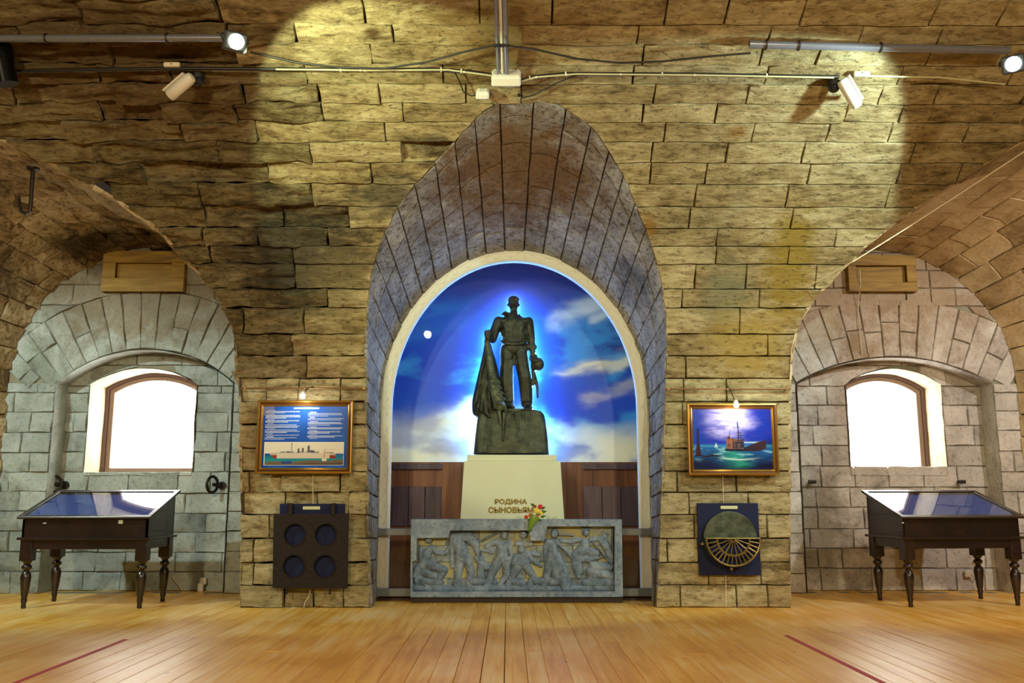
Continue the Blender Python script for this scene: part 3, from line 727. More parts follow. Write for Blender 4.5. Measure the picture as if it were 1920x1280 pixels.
# side lining of the niche between frame and backdrop
def nich_side():
    V = []; Fc = []; pts = arch_ring(-0.05); 
    for (x, z) in pts: V += [Vector((x*1.03, YF+0.1, z*1.02)), Vector((x*1.06, YB+0.03, z*1.02))]
    for i in range(len(pts)-1): Fc.append((2*i, 2*i+1, 2*i+3, 2*i+2))
    return V, Fc
o = link('wall_niche_side', mesh('wall_niche_side', *nich_side()), None, simple('dark_plaster', '#5a5a60', 0.8)); tag(o, kind='structure')
from bpy_extras.object_utils import world_to_camera_view
bpy.context.view_layer.update()
def pix(p):
    q = _R.transposed() @ (Vector(p)-CAM); return 960+FPX*q.x/-q.z, 640-FPX*q.y/-q.z
def painted(name, x0, x1, z0, z1, Y, nx, nz, fn, mat, parent=None, off=(0, 0, 0), mask=None):
    V = []; C = []
    for j in range(nz+1):
        for i in range(nx+1):
            x = x0+(x1-x0)*i/nx; z = z0+(z1-z0)*j/nz; V.append((x-off[0], Y-off[1], z-off[2])); C.append(fn(i/nx, j/nz, x, z))
    Fc = [(j*(nx+1)+i, j*(nx+1)+i+1, (j+1)*(nx+1)+i+1, (j+1)*(nx+1)+i) for j in range(nz) for i in range(nx) if mask is None or mask(x0+(x1-x0)*(i+.5)/nx, z0+(z1-z0)*j/nz)]
    me = mesh(name, V, Fc); ca = me.color_attributes.new('Col', 'FLOAT_COLOR', 'POINT')
    flat = []
    for c in C: flat += [c[0], c[1], c[2], 1.0]
    ca.data.foreach_set('color', flat)
    return link(name, me, parent, mat)
def mixc(a, b2, k): k = max(0, min(1, k)); return tuple(a[i]+(b2[i]-a[i])*k for i in range(3))
def sm(a, b2, x): x = max(0, min(1, (x-a)/(b2-a))); return x*x*(3-2*x)
Cdeep, Cmid, Ccy, Cwh, Ccr, Ctop, Cnav = [lin(c) for c in ('#00269c', '#0450a8', '#2f88c0', '#d0d4cc', '#d6cca4', '#2e2a50', '#00164c')]
def sky_fn(u, v, x, z):
    px, py = pix((x, YB, z)); q = Vector((px/170, py/95, 3.1)); n = fbm(q, 6); n2 = fbm(Vector((px/420-2, py/160, 7)), 5); n3 = fbm(Vector((px/60+py/200, py/26, 1)), 4)
    c = mixc(Cdeep, Cmid, 0.5+0.6*n2)
    c = mixc(c, Cnav, sm(1020, 1180, px)*sm(760, 640, py)*(0.65+0.5*n))
    c = mixc(c, Ccy, 0.7*sm(0.05, 0.5, n+0.25*n3)*sm(520, 640, py))
    # cloud banks low on both sides
    low = sm(730, 800, py+40*n)*sm(1000, 860, px-60*n)
    c = mixc(c, mixc(Ccr, Cwh, 0.5+n3), low*(0.55+0.55*sm(-0.3, 0.35, n+0.3*n3)))
    lr = sm(775, 850, py+38*n-0.13*(px-1030))*sm(1000, 1060, px)
    c = mixc(c, mixc(Cwh, Ccr, sm(1100, 1180, px)), lr*(0.4+0.6*sm(-0.25, 0.3, n+0.4*n3)))
    # thin streaks
    def streak(x0, y0, x1, y1, wd, st, col):
        nonlocal c
        k = (px-x0)/(x1-x0); yy = y0+(y1-y0)*k+14*n3
        a = math.exp(-((py-yy)/wd)**2)*sm(-0.05, 0.2, k)*sm(1.25, 0.9, k); c = mixc(c, col, a*st*(0.7+0.6*n))
    streak(1030, 702, 1195, 670, 10, 0.9, Ccr); streak(1020, 605, 1130, 560, 16, 0.5, Cwh); streak(1100, 600, 1160, 575, 10, 0.5, Cwh)
    streak(1080, 750, 1200, 720, 9, 0.5, Ccr); streak(740, 640, 870, 600, 14, 0.45, Ccy); streak(770, 600, 900, 560, 12, 0.4, Ccy)
    c = mixc(c, Ctop, sm(610, 520, py+0.12*abs(px-960)+20*n)*0.8)  # dark top: the vault mirrored in the glass, painted into the print
    return c
M_SKY = vcol_mat('backlit_sky_print', 0.5, 0.28)
z865 = at(960, 866, YB).z
bd = painted('sky_backdrop', -1.60, 1.60, z865, 4.04, YB, 230, 190, sky_fn, M_SKY, mask=lambda x, z: z < NSPR or (x/1.60)**2+((z-NSPR)/1.93)**2 < 1)
bd.location = (0, 0, 0); tag(bd, 'backlit blue sky print with clouds filling the arched niche behind the statue', 'backdrop')
# brown wainscot of boards below the sky
M_BROWN = wood_mat('brown_panel', '#5a2c10', '#7a4220', '#8e5630', 0.45, 0.3, knots=False, scale=(6, 6, 0.6))
M_PURP = wood_mat('dusky_reflection', '#3c2830', '#58404a', '#6c525a', 0.5, 0.4, knots=False, scale=(6, 6, 0.6))
wn = empty('wainscot', (0, YB, 0), 'brown boarded dado below the sky print inside the niche', 'panelling'); off = wn.location
xs = [-1.58+i*0.316 for i in range(11)]
for a, b2 in zip(xs, xs[1:]): MB().box(a+.001, b2-.001, YB-0.01, YB+0.02, 0, z865-0.002, 0.002).build('board', M_BROWN, wn, off)
for (pa, pb) in ((737, 829), (1092, 1198)):  # reflections of the room in the glass, built as dusky boards
    A, B = at(pa, 870, YB).x, at(pb, 870, YB).x; za, zb = at(960, 880, YB).z, at(960, 869, YB).z
    MB().box(A, B, YB-0.05, YB-0.012, za, zb, 0.004).build('ledge_reflection', M_PURP, wn, off)
    zt, zb2 = at(960, 912, YB).z, at(960, 986, YB).z; n = 3
    for i in range(n): MB().box(A+(B-A)*i/n+.003, A+(B-A)*(i+1)/n-.003, YB-0.035, YB-0.012, zb2, zt, 0.004).build('board_reflection', M_PURP, wn, off)
for s_ in (-1, 1): pass
# glass in front
M_GLASS = glass_mat('niche_glass', (0.97, 0.985, 0.98), 0.01, 1.45)
g = shape2d('pane', arch_ring(0.10, Z_LOW), [], YF+0.05, YF+0.058, M_GLASS, fr, off=fr.location)
# grey steel rails holding the glazing
M_RAIL = simple('grey_painted_steel', '#6c7276', 0.45, metal=0.3, var=0.08)
for (yp, h, x0, x1, lab) in ((997, 0.075, 704, 1226, 'upper grey steel rail across the niche glazing behind the relief'), (1110, 0.085, 702, 1231, 'lower grey steel rail across the foot of the niche')):
    c = at(960, yp, YF-0.08).z; A, B = at(x0, yp, YF-0.08).x, at(x1, yp, YF-0.08).x
    root = empty('steel_rail', ((A+B)/2, YF-0.05, c-h/2), lab, 'rail'); ofs = root.location
    MB().box(A, B, YF-0.10, YF-0.045, c-h/2, c+h/2, 0.006).build('bar', M_RAIL, root, ofs)
    for xx in (A, B-0.05): MB().box(xx, xx+0.05, YF-0.107, YF-0.035, c-h/2-0.008, c+h/2+0.008, 0.006).build('end_bracket', M_RAIL, root, ofs)
MB_ = MB().box(-1.55, 1.55, YF-0.02, YF+0.02, 0, Z_LOW-0.0, 0.004)
one('sill_plank', (0, YF, 0), MB_, simple('dark_brown_wood', '#3c2416', 0.6), 'dark brown plank on the floor under the niche frame', 'plank')

# ------------------------------------------------------------------ pedestal with gold letters
YPD = 10.5
M_PED = simple('cream_stone', '#e2e2c8', 0.55, var=0.05, scale=6)
def px_x(px, py, Y): return at(px, py, Y).x
zt = at(960, 852, YPD).z; zc = at(960, 864, YPD).z; z2 = at(960, 972, YPD).z
xa, xb = px_x(870, 866, YPD), px_x(1051, 866, YPD); xa2, xb2 = px_x(863, 972, YPD), px_x(1058, 972, YPD)
k = zc/(zc-z2); xa3 = xa+(xa2-xa)*k; xb3 = xb+(xb2-xb)*k; cxp = (xa+xb)/2
ped = empty('pedestal', (cxp, YPD+0.3, 0), 'cream tapered pedestal with gold lettering under the bronze sailor', 'pedestal'); off = ped.location
V = [(xa3, YPD-0.03, 0), (xb3, YPD-0.03, 0), (xb3, YPD+0.56, 0), (xa3, YPD+0.56, 0), (xa, YPD, zc), (xb, YPD, zc), (xb, YPD+0.52, zc), (xa, YPD+0.52, zc)]
b_ = MB().add(V, [(0, 3, 2, 1), (4, 5, 6, 7), (0, 1, 5, 4), (1, 2, 6, 5), (2, 3, 7, 6), (3, 0, 4, 7)]).build('shaft', M_PED, ped, off)
md = b_.modifiers.new('b', 'BEVEL'); md.width = 0.008; md.segments = 2
MB().box(px_x(876, 858, YPD), px_x(1044, 858, YPD), YPD+0.03, YPD+0.5, zc, zt, 0.006).build('cap', M_PED, ped, off)
M_GOLD = simple('gold_letters', '#9a7a28', 0.4, metal=0.4, var=0.1)
def text_mesh(name, txt, x0, x1, z, h, Y, mat, parent=None, off=(0, 0, 0), bold=0.0, ext=0.006):
    cu = bpy.data.curves.new('t', 'FONT'); cu.body = txt; cu.extrude = 1.0; cu.offset = bold; cu.resolution_u = 3
    o = bpy.data.objects.new('t', cu); COL.objects.link(o); dg = bpy.context.evaluated_depsgraph_get(); dg.update()
    me = bpy.data.meshes.new_from_object(o.evaluated_get(dg)); bpy.data.objects.remove(o); bpy.data.curves.remove(cu); me.name = name; me.materials.clear()
    X = [v.co.x for v in me.vertices]; Yv = [v.co.y for v in me.vertices]
    if not X: return None
    ax, bx, ay, by = min(X), max(X), min(Yv), max(Yv)
    for v in me.vertices:
        a, b2, c = v.co; v.co = (x0+(a-ax)/(bx-ax)*(x1-x0)-off[0], Y-(ext if c > 0 else 0)-off[1], z+(b2-ay)/(by-ay)*h-off[2])
    return link(name, me, parent, mat)
for (txt, xl, xr, yb, yt) in (('РОДИНА', 928, 988, 946, 935), ('СЫНОВЬЯМ', 916, 1000, 961, 950)):
    zb = at(960, yb, YPD).z; zt_ = at(960, yt, YPD).z; yy = YPD-0.03*(zc-zb)/zc-0.001
    text_mesh('gold_lettering', txt, px_x(xl, yb, YPD), px_x(xr, yb, YPD), zb, zt_-zb, yy, M_GOLD, b_, off, 0.02, 0.01)

# ------------------------------------------------------------------ bronze statue
YS = 10.76
def sp(cx, cy, dy=0.0): return at(860+cx/3.88, 530+cy/3.88, YS+dy)
KM = 0.00163
def cap(mb, a, b2, n=12):
    (ax, ay, ad, ar), (bx, by, bd_, br) = a, b2; A, B = sp(ax, ay, ad), sp(bx, by, bd_); ar *= KM; br *= KM
    d = B-A; L = d.length; 
    if L < 1e-6: mb.ball(A, ar); return
    q = d.to_track_quat('Z', 'Y').to_matrix().to_4x4(); q.translation = A; t = MB()
    prof = [(max(1e-4, ar*sin(pi/2*i/5)), -ar*cos(pi/2*i/5)) for i in range(6)]+[(max(1e-4, br*cos(pi/2*i/5)), L+br*sin(pi/2*i/5)) for i in range(6)]
    t.lathe(prof, n=n); t.xf(q); mb.add(t.V, t.F)
def chain(mb, pts):
    for a, b2 in zip(pts, pts[1:]): cap(mb, a, b2)
def ell(mb, cx, cy, dy, rx, rz, ry): mb.ball(sp(cx, cy, dy), KM, 10, (rx, ry, rz))
def remesh(mb, name, vox, mat, parent, off, smooth=2):
    me = mesh(name, mb.V, mb.F); bm = bmesh.new(); bm.from_mesh(me); bmesh.ops.recalc_face_normals(bm, faces=bm.faces[:]); bm.to_mesh(me); bm.free()
    o = bpy.data.objects.new('tmp', me); COL.objects.link(o)
    r = o.modifiers.new('r', 'REMESH'); r.mode = 'VOXEL'; r.voxel_size = vox
    s_ = o.modifiers.new('s', 'SMOOTH'); s_.iterations = smooth; s_.factor = 0.5
    dg = bpy.context.evaluated_depsgraph_get(); dg.update(); m2 = bpy.data.meshes.new_from_object(o.evaluated_get(dg)); bpy.data.objects.remove(o)
    m2.name = name; m2.materials.clear(); m2.transform(Matrix.Translation(-Vector(off))); m2.polygons.foreach_set('use_smooth', [True]*len(m2.polygons)); m2.update()
    return link(name, m2, parent, mat)
def bronze(name, a, b2, rough=0.5):
    m, nt, bs = new_mat(name); L = nt.links; g_ = N(nt, 'ShaderNodeNewGeometry'); n = N(nt, 'ShaderNodeTexNoise'); n.inputs['Scale'].default_value = 9; n.inputs['Detail'].default_value = 9; n.inputs['Roughness'].default_value = 0.7
    L.new(g_.outputs['Position'], n.inputs['Vector']); r = N(nt, 'ShaderNodeValToRGB'); r.color_ramp.elements[0].position = 0.35; r.color_ramp.elements[0].color = lin(a)+(1,); r.color_ramp.elements[1].position = 0.7; r.color_ramp.elements[1].color = lin(b2)+(1,)
    L.new(n.outputs['Fac'], r.inputs[0]); L.new(r.outputs[0], bs.inputs['Base Color']); bs.inputs['Metallic'].default_value = 0.35; bs.inputs['Roughness'].default_value = rough
    bp = N(nt, 'ShaderNodeBump'); bp.inputs['Strength'].default_value = 0.35; bp.inputs['Distance'].default_value = 0.01; L.new(n.outputs['Fac'], bp.inputs['Height']); L.new(bp.outputs[0], bs.inputs['Normal'])
    return m
M_BRZ = bronze('dark_bronze', '#23231c', '#4d4f40'); M_BRZ2 = bronze('verdigris_bronze', '#34382c', '#7a8468'); M_BRZ3 = bronze('base_bronze', '#24261e', '#5c604a')
st = empty('statue', sp(380, 1245), 'dark bronze sailor statue standing bareheaded on a rough bronze block, banner in hand', 'statue'); off = st.location
b = MB()
# torso
ell(b, 405, 305, 0.0, 114, 64, 72); ell(b, 404, 370, 0.0, 104, 62, 64); ell(b, 404, 425, 0.0, 97, 50, 64); ell(b, 402, 480, 0.0, 101, 58, 66)
ell(b, 335, 285, 0.0, 60, 36, 55); ell(b, 482, 285, 0.0, 56, 34, 55); ell(b, 405, 258, 0.02, 70, 24, 42)
chain(b, [(318, 425, -.06, 13), (345, 440, -.09, 15), (405, 446, -.10, 15), (460, 440, -.09, 15), (486, 425, -.05, 13)])
for q in range(7): chain(b, [(330+q*24, 300+8*(q % 3), -.10, 7), (345+q*18, 350, -.10, 7), (335+q*23, 410, -.085, 9)])
# neck and head
chain(b, [(402, 250, 0, 30), (400, 200, -.01, 27)])
ell(b, 399, 158, -.01, 36, 50, 42); ell(b, 399, 190, -.03, 26, 20, 30); ell(b, 399, 135, 0.01, 40, 34, 46)
ell(b, 358, 162, 0.0, 7, 13, 9); ell(b, 438, 162, 0.0, 7, 13, 9)
chain(b, [(399, 148, -.075, 5), (398, 168, -.092, 7)]); chain(b, [(378, 143, -.068, 7), (395, 146, -.074, 6)]); chain(b, [(404, 146, -.074, 6), (421, 143, -.068, 7)])
chain(b, [(386, 186, -.074, 4), (412, 186, -.074, 4)]); ell(b, 399, 203, -.06, 14, 9, 12); ell(b, 380, 156, -.066, 8, 5, 5); ell(b, 418, 156, -.066, 8, 5, 5)
# hair swept to one side
ell(b, 399, 126, 0.01, 41, 32, 46); ell(b, 424, 120, -.035, 18, 14, 26); ell(b, 374, 128, -.03, 14, 18, 30)
for q in range(5): chain(b, [(374+q*11, 130, -.065, 5), (380+q*11, 113, -.05, 6), (388+q*8, 104, 0.0, 6)])
# collar blown to the viewer's left
chain(b, [(402, 240, -.05, 13), (372, 228, -.05, 12), (340, 216, -.03, 11), (322, 222, -.02, 7)]); chain(b, [(345, 232, -.02, 12), (315, 230, .0, 6)])
chain(b, [(440, 238, -.04, 11), (412, 268, -.09, 9)]); chain(b, [(368, 240, -.06, 11), (408, 272, -.10, 9)])
# viewer-left arm, bent, sleeve rolled
chain(b, [(292, 285, 0, 42), (262, 350, -.02, 36), (246, 408, -.05, 33)]); chain(b, [(246, 410, -.05, 30), (214, 396, -.13, 23)])
for q in range(4): chain(b, [(262-q*7, 330+q*26, -.07, 9), (298-q*10, 322+q*26, -.03, 8)])
chain(b, [(225, 385, -.12, 27), (215, 412, -.12, 26)]); chain(b, [(214, 400, -.13, 22), (208, 430, -.15, 24)])
for q in range(4): chain(b, [(190+q*3, 355+q*17+8, -.14, 8), (200, 350+q*17, -.20, 8), (222, 354+q*17, -.19, 8), (230, 362+q*17, -.15, 7)])
chain(b, [(228, 395, -.15, 9), (228, 365, -.19, 8), (222, 345, -.19, 7)])
# viewer-right arm, straight down
chain(b, [(508, 285, 0, 38), (522, 370, -.01, 32), (528, 425, -.02, 28), (534, 478, -.04, 22)]); chain(b, [(508, 468, -.03, 28), (548, 468, -.03, 22)])
chain(b, [(505, 398, -.05, 14), (548, 412, -.04, 10)]); chain(b, [(534, 480, -.04, 21), (542, 525, -.05, 20)])
for q in range(4): chain(b, [(530+q*11, 528, -.06, 8), (536+q*12, 555, -.10, 8), (542+q*11, 572, -.12, 7)])
chain(b, [(530, 520, -.06, 9), (520, 548, -.09, 8), (526, 566, -.10, 7)])
# legs in wide trousers
chain(b, [(352, 500, 0, 54), (350, 620, -.01, 51), (350, 740, -.01, 51), (356, 850, -.01, 48), (362, 885, 0, 44)])
chain(b, [(448, 500, 0, 54), (466, 620, -.05, 51), (478, 680, -.06, 49), (488, 770, -.03, 49), (493, 850, -.01, 45), (494, 875, -.01, 42)])
for q in range(3): chain(b, [(445+q*14, 640+q*8, -.12, 8), (500, 660+q*16, -.10, 8)])
for q in range(5): chain(b, [(335+q*12, 560, -.08, 7), (328+q*14, 700, -.085, 8), (338+q*13, 860, -.075, 8)])
for q in range(4): chain(b, [(462+q*14, 720, -.10, 7), (466+q*16, 860, -.075, 8)])
chain(b, [(395, 905, -.10, 15), (372, 902, -.04, 24), (366, 900, .02, 26)]); chain(b, [(520, 912, -.12, 18), (498, 905, -.05, 24), (492, 900, .02, 24)])
chain(b, [(405, 530, -.09, 10), (400, 590, -.08, 12)])
remesh(b, 'figure', 0.0075, M_BRZ, st, off, 2)
# flat cap held low with hanging ribbons
b = MB(); ell(b, 578, 592, -.05, 44, 50, 38); chain(b, [(548, 560, -.05, 22), (545, 620, -.05, 20)])
chain(b, [(540, 645, -.05, 12), (548, 690, -.05, 15), (532, 735, -.05, 13)]); chain(b, [(548, 650, -.04, 9), (566, 720, -.04, 11), (572, 760, -.04, 11), (574, 835, -.04, 8)]); chain(b, [(535, 740, -.05, 12), (562, 720, -.05, 9)])
remesh(b, 'sailor_cap', 0.008, M_BRZ, st, off, 1)
# lowered banner
b = MB()
prof = [(445, 188, 236), (500, 180, 250), (560, 168, 268), (640, 150, 288), (720, 132, 304), (800, 114, 320), (860, 101, 338), (920, 99, 350), (960, 106, 352), (985, 140, 352), (1010, 185, 345), (1035, 232, 335)]
V = []; Fc = []; nn = 48
for j, (cy, xl, xr) in enumerate(prof):
    for i in range(nn):
        th = 2*pi*i/nn; fold = 1+0.13*sin(7*th+cy/90)+0.07*sin(13*th-cy/60)
        hx = (xr-xl)/2; p = sp((xl+xr)/2-cos(th)*hx*(1+0.04*sin(7*th)), cy, 0.0); V.append(p+Vector((0, -sin(th)*min(0.17, 0.04+hx*KM*0.8)*fold-0.02, 0)))
for j in range(len(prof)-1):
    for i in range(nn): Fc.append((j*nn+i, j*nn+(i+1) % nn, (j+1)*nn+(i+1) % nn, (j+1)*nn+i))
Fc += [tuple(range(nn-1, -1, -1)), tuple((len(prof)-1)*nn+i for i in range(nn))]
b.add(V, Fc)
for (x0, y0, x1, y1, r) in ((205, 480, 130, 860, 10), (215, 500, 160, 930, 9), (225, 520, 190, 900, 10), (245, 560, 225, 980, 9), (255, 600, 320, 860, 10), (205, 560, 112, 900, 8)):
    chain(b, [(x0, y0, -.09, r), ((x0+x1)/2-8, (y0+y1)/2, -.17, r), (x1, y1, -.16, r)])
remesh(b, 'banner', 0.010, M_BRZ, st, off, 2)
b = MB()
chain(b, [(206, 442, -.17, 20), (222, 540, -.20, 24), (236, 640, -.23, 26), (246, 700, -.24, 34), (262, 770, -.25, 40), (282, 850, -.25, 38), (300, 895, -.24, 40)])
for y0 in (700, 740, 780, 820): chain(b, [(215+(y0-700)*.3, y0+14, -.26, 9), (250+(y0-700)*.3, y0-14, -.31, 10), (300+(y0-700)*.28, y0+26, -.27, 9)])
chain(b, [(262, 885, -.28, 12), (300, 872, -.32, 12), (336, 900, -.28, 13), (345, 935, -.25, 9)]); chain(b, [(262, 910, -.27, 9), (262, 900, -.28, 10)])
remesh(b, 'rolled_sleeve_of_banner'.replace('rolled_sleeve_of_banner', 'banner_roll'), 0.009, M_BRZ2, st, off, 1)
b = MB(); chain(b, [(290, 900, -.24, 11), (300, 980, -.25, 12), (311, 1046, -.26, 5)]); remesh(b, 'pole_tip', 0.006, M_BRZ2, st, off, 0)
# rough base block
V = []; Fc = []; rows_ = [(1245, 108, 655), (1236, 110, 654), (1160, 118, 648), (1080, 128, 640), (1000, 138, 630), (962, 145, 620), (940, 250, 600), (925, 335, 520)]
nn = 40
for (cy, xl, xr) in rows_:
    for i in range(nn):
        th = 2*pi*i/nn; c, s_ = cos(th), sin(th); c = math.copysign(abs(c)**0.35, c); s_ = math.copysign(abs(s_)**0.35, s_)
        p = sp((xl+xr)/2+c*(xr-xl)/2, cy, 0.0); dep = 0.24-0.05*(1245-cy)/300
        p = p+Vector((0, s_*dep, 0)); p += Vector((0.008*noise.noise(p*8), 0.035*noise.noise(Vector((p.x*7, p.y*3, p.z*3))), 0)) if cy < 1240 else Vector((0, 0, 0)); V.append(p)
for j in range(len(rows_)-1):
    for i in range(nn): Fc.append((j*nn+i, j*nn+(i+1) % nn, (j+1)*nn+(i+1) % nn, (j+1)*nn+i))
Fc += [tuple(range(nn-1, -1, -1)), tuple((len(rows_)-1)*nn+i for i in range(nn))]
bb = MB().add(V, Fc); bb.build('base_block', M_BRZ3, st, off, False)
b = MB(); chain(b, [(410, 950, -.23, 10), (440, 1060, -.25, 6)]); chain(b, [(470, 940, -.22, 8), (468, 990, -.24, 5)]); chain(b, [(330, 950, -.23, 14), (320, 1150, -.25, 7)])
remesh(b, 'bronze_drip', 0.007, M_BRZ3, st, off, 1)

# LED strip that outlines the statue from behind
OUT = [(112,1240),(120,1150),(132,1050),(142,985),(112,960),(106,900),(125,800),(155,680),(185,560),(193,450),(190,370),(225,352),(266,300),(310,272),(350,262),(380,236),(374,190),(366,150),(370,112),(400,100),(430,112),(434,150),(424,190),(422,240),(455,262),(512,280),(540,360),(555,480),(575,535),(606,575),(606,600),(584,624),(552,662),(552,700),(548,740),(536,780),(532,850),(528,905),(615,962),(630,1060),(652,1240)]
YL = YB-0.075
pts = []
for i, (cx, cy) in enumerate(OUT):
    a_ = OUT[max(0, i-1)]; b_2 = OUT[min(len(OUT)-1, i+1)]; dx_, dy_ = b_2[0]-a_[0], b_2[1]-a_[1]; l_ = math.hypot(dx_, dy_); cx -= dy_/l_*11; cy += dx_/l_*11
    px, py = 860+cx/3.88, 530+cy/3.88
    pts.append(at(px, py, YL))
cen = Vector((at(958, 720, YL).x, YL, 0)); 
pts2 = []
for a, b2 in zip(pts, pts[1:]):
    for i in range(4): pts2.append(a.lerp(b2, i/4))
pts2.append(pts[-1])
halo = empty('led_outline', (pts[0].x, YL, 1.45), 'glowing blue white light strip outlining the statue from behind', 'light strip')
MB().tube(pts2, 0.008, 6).build('light_tube', emit_mat('blue_white_led', (0.22, 0.50, 1.0), 300), halo, halo.location)
MB().tube([p+Vector((0, 0.03, 0)) for p in pts2], 0.006, 4).build('mount_channel', M_RAIL, halo, halo.location)
# ------------------------------------------------------------------ stone relief in front of the pedestal
YRL = 10.0
def rp(zx, zy, Y=YRL): return at(760+zx/4.571, 950+zy/4.571, Y)
KR = (rp(1000, 400)-rp(900, 400)).length/100
M_REL = stone_mat('weathered_relief_stone', ('#3f4c5c', '#70839a', '#a2b2c2'), 0.14, strata=0, bump=0.2, speck=0.25, fine_=0.6)
M_RELB = stone_mat('relief_background_stone', ('#5a6878', '#92a0a0', '#b4ac70'), 0.5, strata=0, bump=0.2, speck=0.2, fine_=0.6)
zb = rp(0, 772).z; 
rel = empty('relief_slab', (rp(955, 775).x, YRL+0.08, 0), 'long weathered blue grey stone relief of sailors and workers in front of the pedestal', 'relief'); off = rel.location
def rpoly(pts): return [(rp(a, b2).x, rp(a, b2).z) for a, b2 in pts]
outer = rpoly([(48, 105), (1855, 108), (1866, 772), (42, 775)])
hole = rpoly([(100, 268), (368, 265), (384, 202), (1060, 202), (1072, 290), (1190, 290), (1216, 167), (1795, 167), (1795, 725), (62, 728), (58, 470), (96, 455)])
shape2d('border', outer, [hole], YRL, YRL+0.17, M_REL, rel, off, 0.004)
zs_ = [120, 335, 480, 620, 770]; random.seed(5)
for r_, (a, b2) in enumerate(zip(zs_, zs_[1:])):
    xx = 55.0
    while xx < 1850:
        x1 = min(1850, xx+random.uniform(200, 330)); x1 = 1850 if 1850-x1 < 90 else x1
        P, Q = rp(xx, a), rp(x1, b2)
        MB().box(P.x+.0015, Q.x-.0015, YRL+0.105, YRL+0.165, Q.z+.0015, P.z-.0015, 0.003).build('carved_stone', M_RELB, rel, off); xx = x1
FIG = {
 'carved_figure_a': [(192,290,27,200,286,27),(205,368,32,165,430,42),(165,430,50,150,500,48),(215,350,26,262,400,22),(262,400,22,335,405,20),(335,405,20,372,350,16),(130,360,18,118,450,16),(190,500,44,330,545,34),(330,550,32,272,640,26),(272,640,26,300,700,22),(130,520,50,80,590,40),(90,600,36,190,690,30),(150,560,40,240,600,30)],
 'carved_figure_b': [(385,265,26,450,262,36),(450,262,40,545,262,44),(545,265,44,600,330,36),(600,330,30,625,430,24),(440,300,55,480,380,58),(480,390,62,480,430,60),(400,290,28,398,400,22),(398,400,22,395,520,18),(470,440,46,448,570,38),(448,570,36,440,700,34),(525,440,42,560,560,36),(560,560,34,540,700,34),(600,440,20,690,520,40)],
 'carved_figure_c': [(845,252,29,850,242,29),(835,215,22,870,222,20),(790,322,24,872,322,24),(830,350,48,828,405,50),(828,420,54,826,450,52),(780,300,26,700,340,24),(700,345,24,750,385,22),(750,390,20,660,375,14),(885,310,28,905,400,22),(905,400,20,905,490,16),(800,460,44,735,580,38),(735,580,36,690,710,34),(862,460,40,872,580,34),(872,580,30,800,690,22)],
 'carved_figure_d': [(1012,245,30,1015,240,30),(1000,222,20,1035,225,18),(960,318,26,1080,322,24),(1012,270,16,1012,300,18),(980,325,26,1040,328,24)],
 'carved_figure_e': [(995,372,30,1000,370,30),(1040,400,26,1000,390,24),(960,450,46,1050,420,40),(950,480,50,1030,480,44),(1060,430,30,1110,480,24),(1110,480,22,1165,510,18),(1080,400,22,1150,420,18),(960,520,46,905,610,38),(905,610,34,880,700,36),(1040,520,40,1100,600,30),(1100,600,28,1060,700,34)],
 'carved_figure_f': [(1280,235,34,1282,222,32),(1250,315,38,1262,355,38),(1262,360,44,1272,400,46),(1215,300,26,1205,400,22),(1205,400,20,1208,500,18),(1300,300,24,1330,340,18),(1250,420,46,1225,540,36),(1225,540,34,1190,700,34),(1290,420,50,1345,540,48),(1345,540,50,1380,700,54),(1270,460,50,1300,600,44)],
 'carved_figure_g': [(1550,225,28,1552,212,28),(1525,192,16,1580,192,16),(1545,315,42,1540,360,50),(1500,282,24,1420,304,22),(1420,300,22,1335,295,20),(1595,282,24,1680,280,20),(1680,275,20,1740,240,14),(1530,370,52,1470,420,44),(1470,420,40,1455,500,34),(1455,500,32,1490,600,28),(1590,390,46,1640,400,40),(1480,450,40,1640,440,30),(1470,440,40,1500,560,36)],
 'carved_figure_h': [(1720,260,18,1700,225,16),(1700,300,36,1740,360,38),(1740,360,34,1775,470,26),(1620,520,46,1760,520,36),(1600,560,50,1780,600,40),(1620,600,44,1560,690,34),(1700,520,36,1600,480,26)],
 'carved_ground': [(60,700,34,500,712,30),(500,712,30,900,700,34),(900,700,30,1300,712,30),(1300,712,32,1790,700,38),(640,430,26,650,600,40),(560,640,40,760,650,30),(100,640,40,300,660,30),(1100,640,30,1300,650,40),(1550,660,40,1780,650,44),(1000,660,40,900,640,34)],
 'carved_rifle': [(1322,240,5,1450,246,5),(1328,328,7,1432,440,7),(1440,460,6,1480,590,6),(645,295,6,800,215,5),(1610,300,5,1790,515,6),(1560,470,7,1715,425,6),(1782,190,5,1782,480,5),(645,385,6,645,420,6)],
}
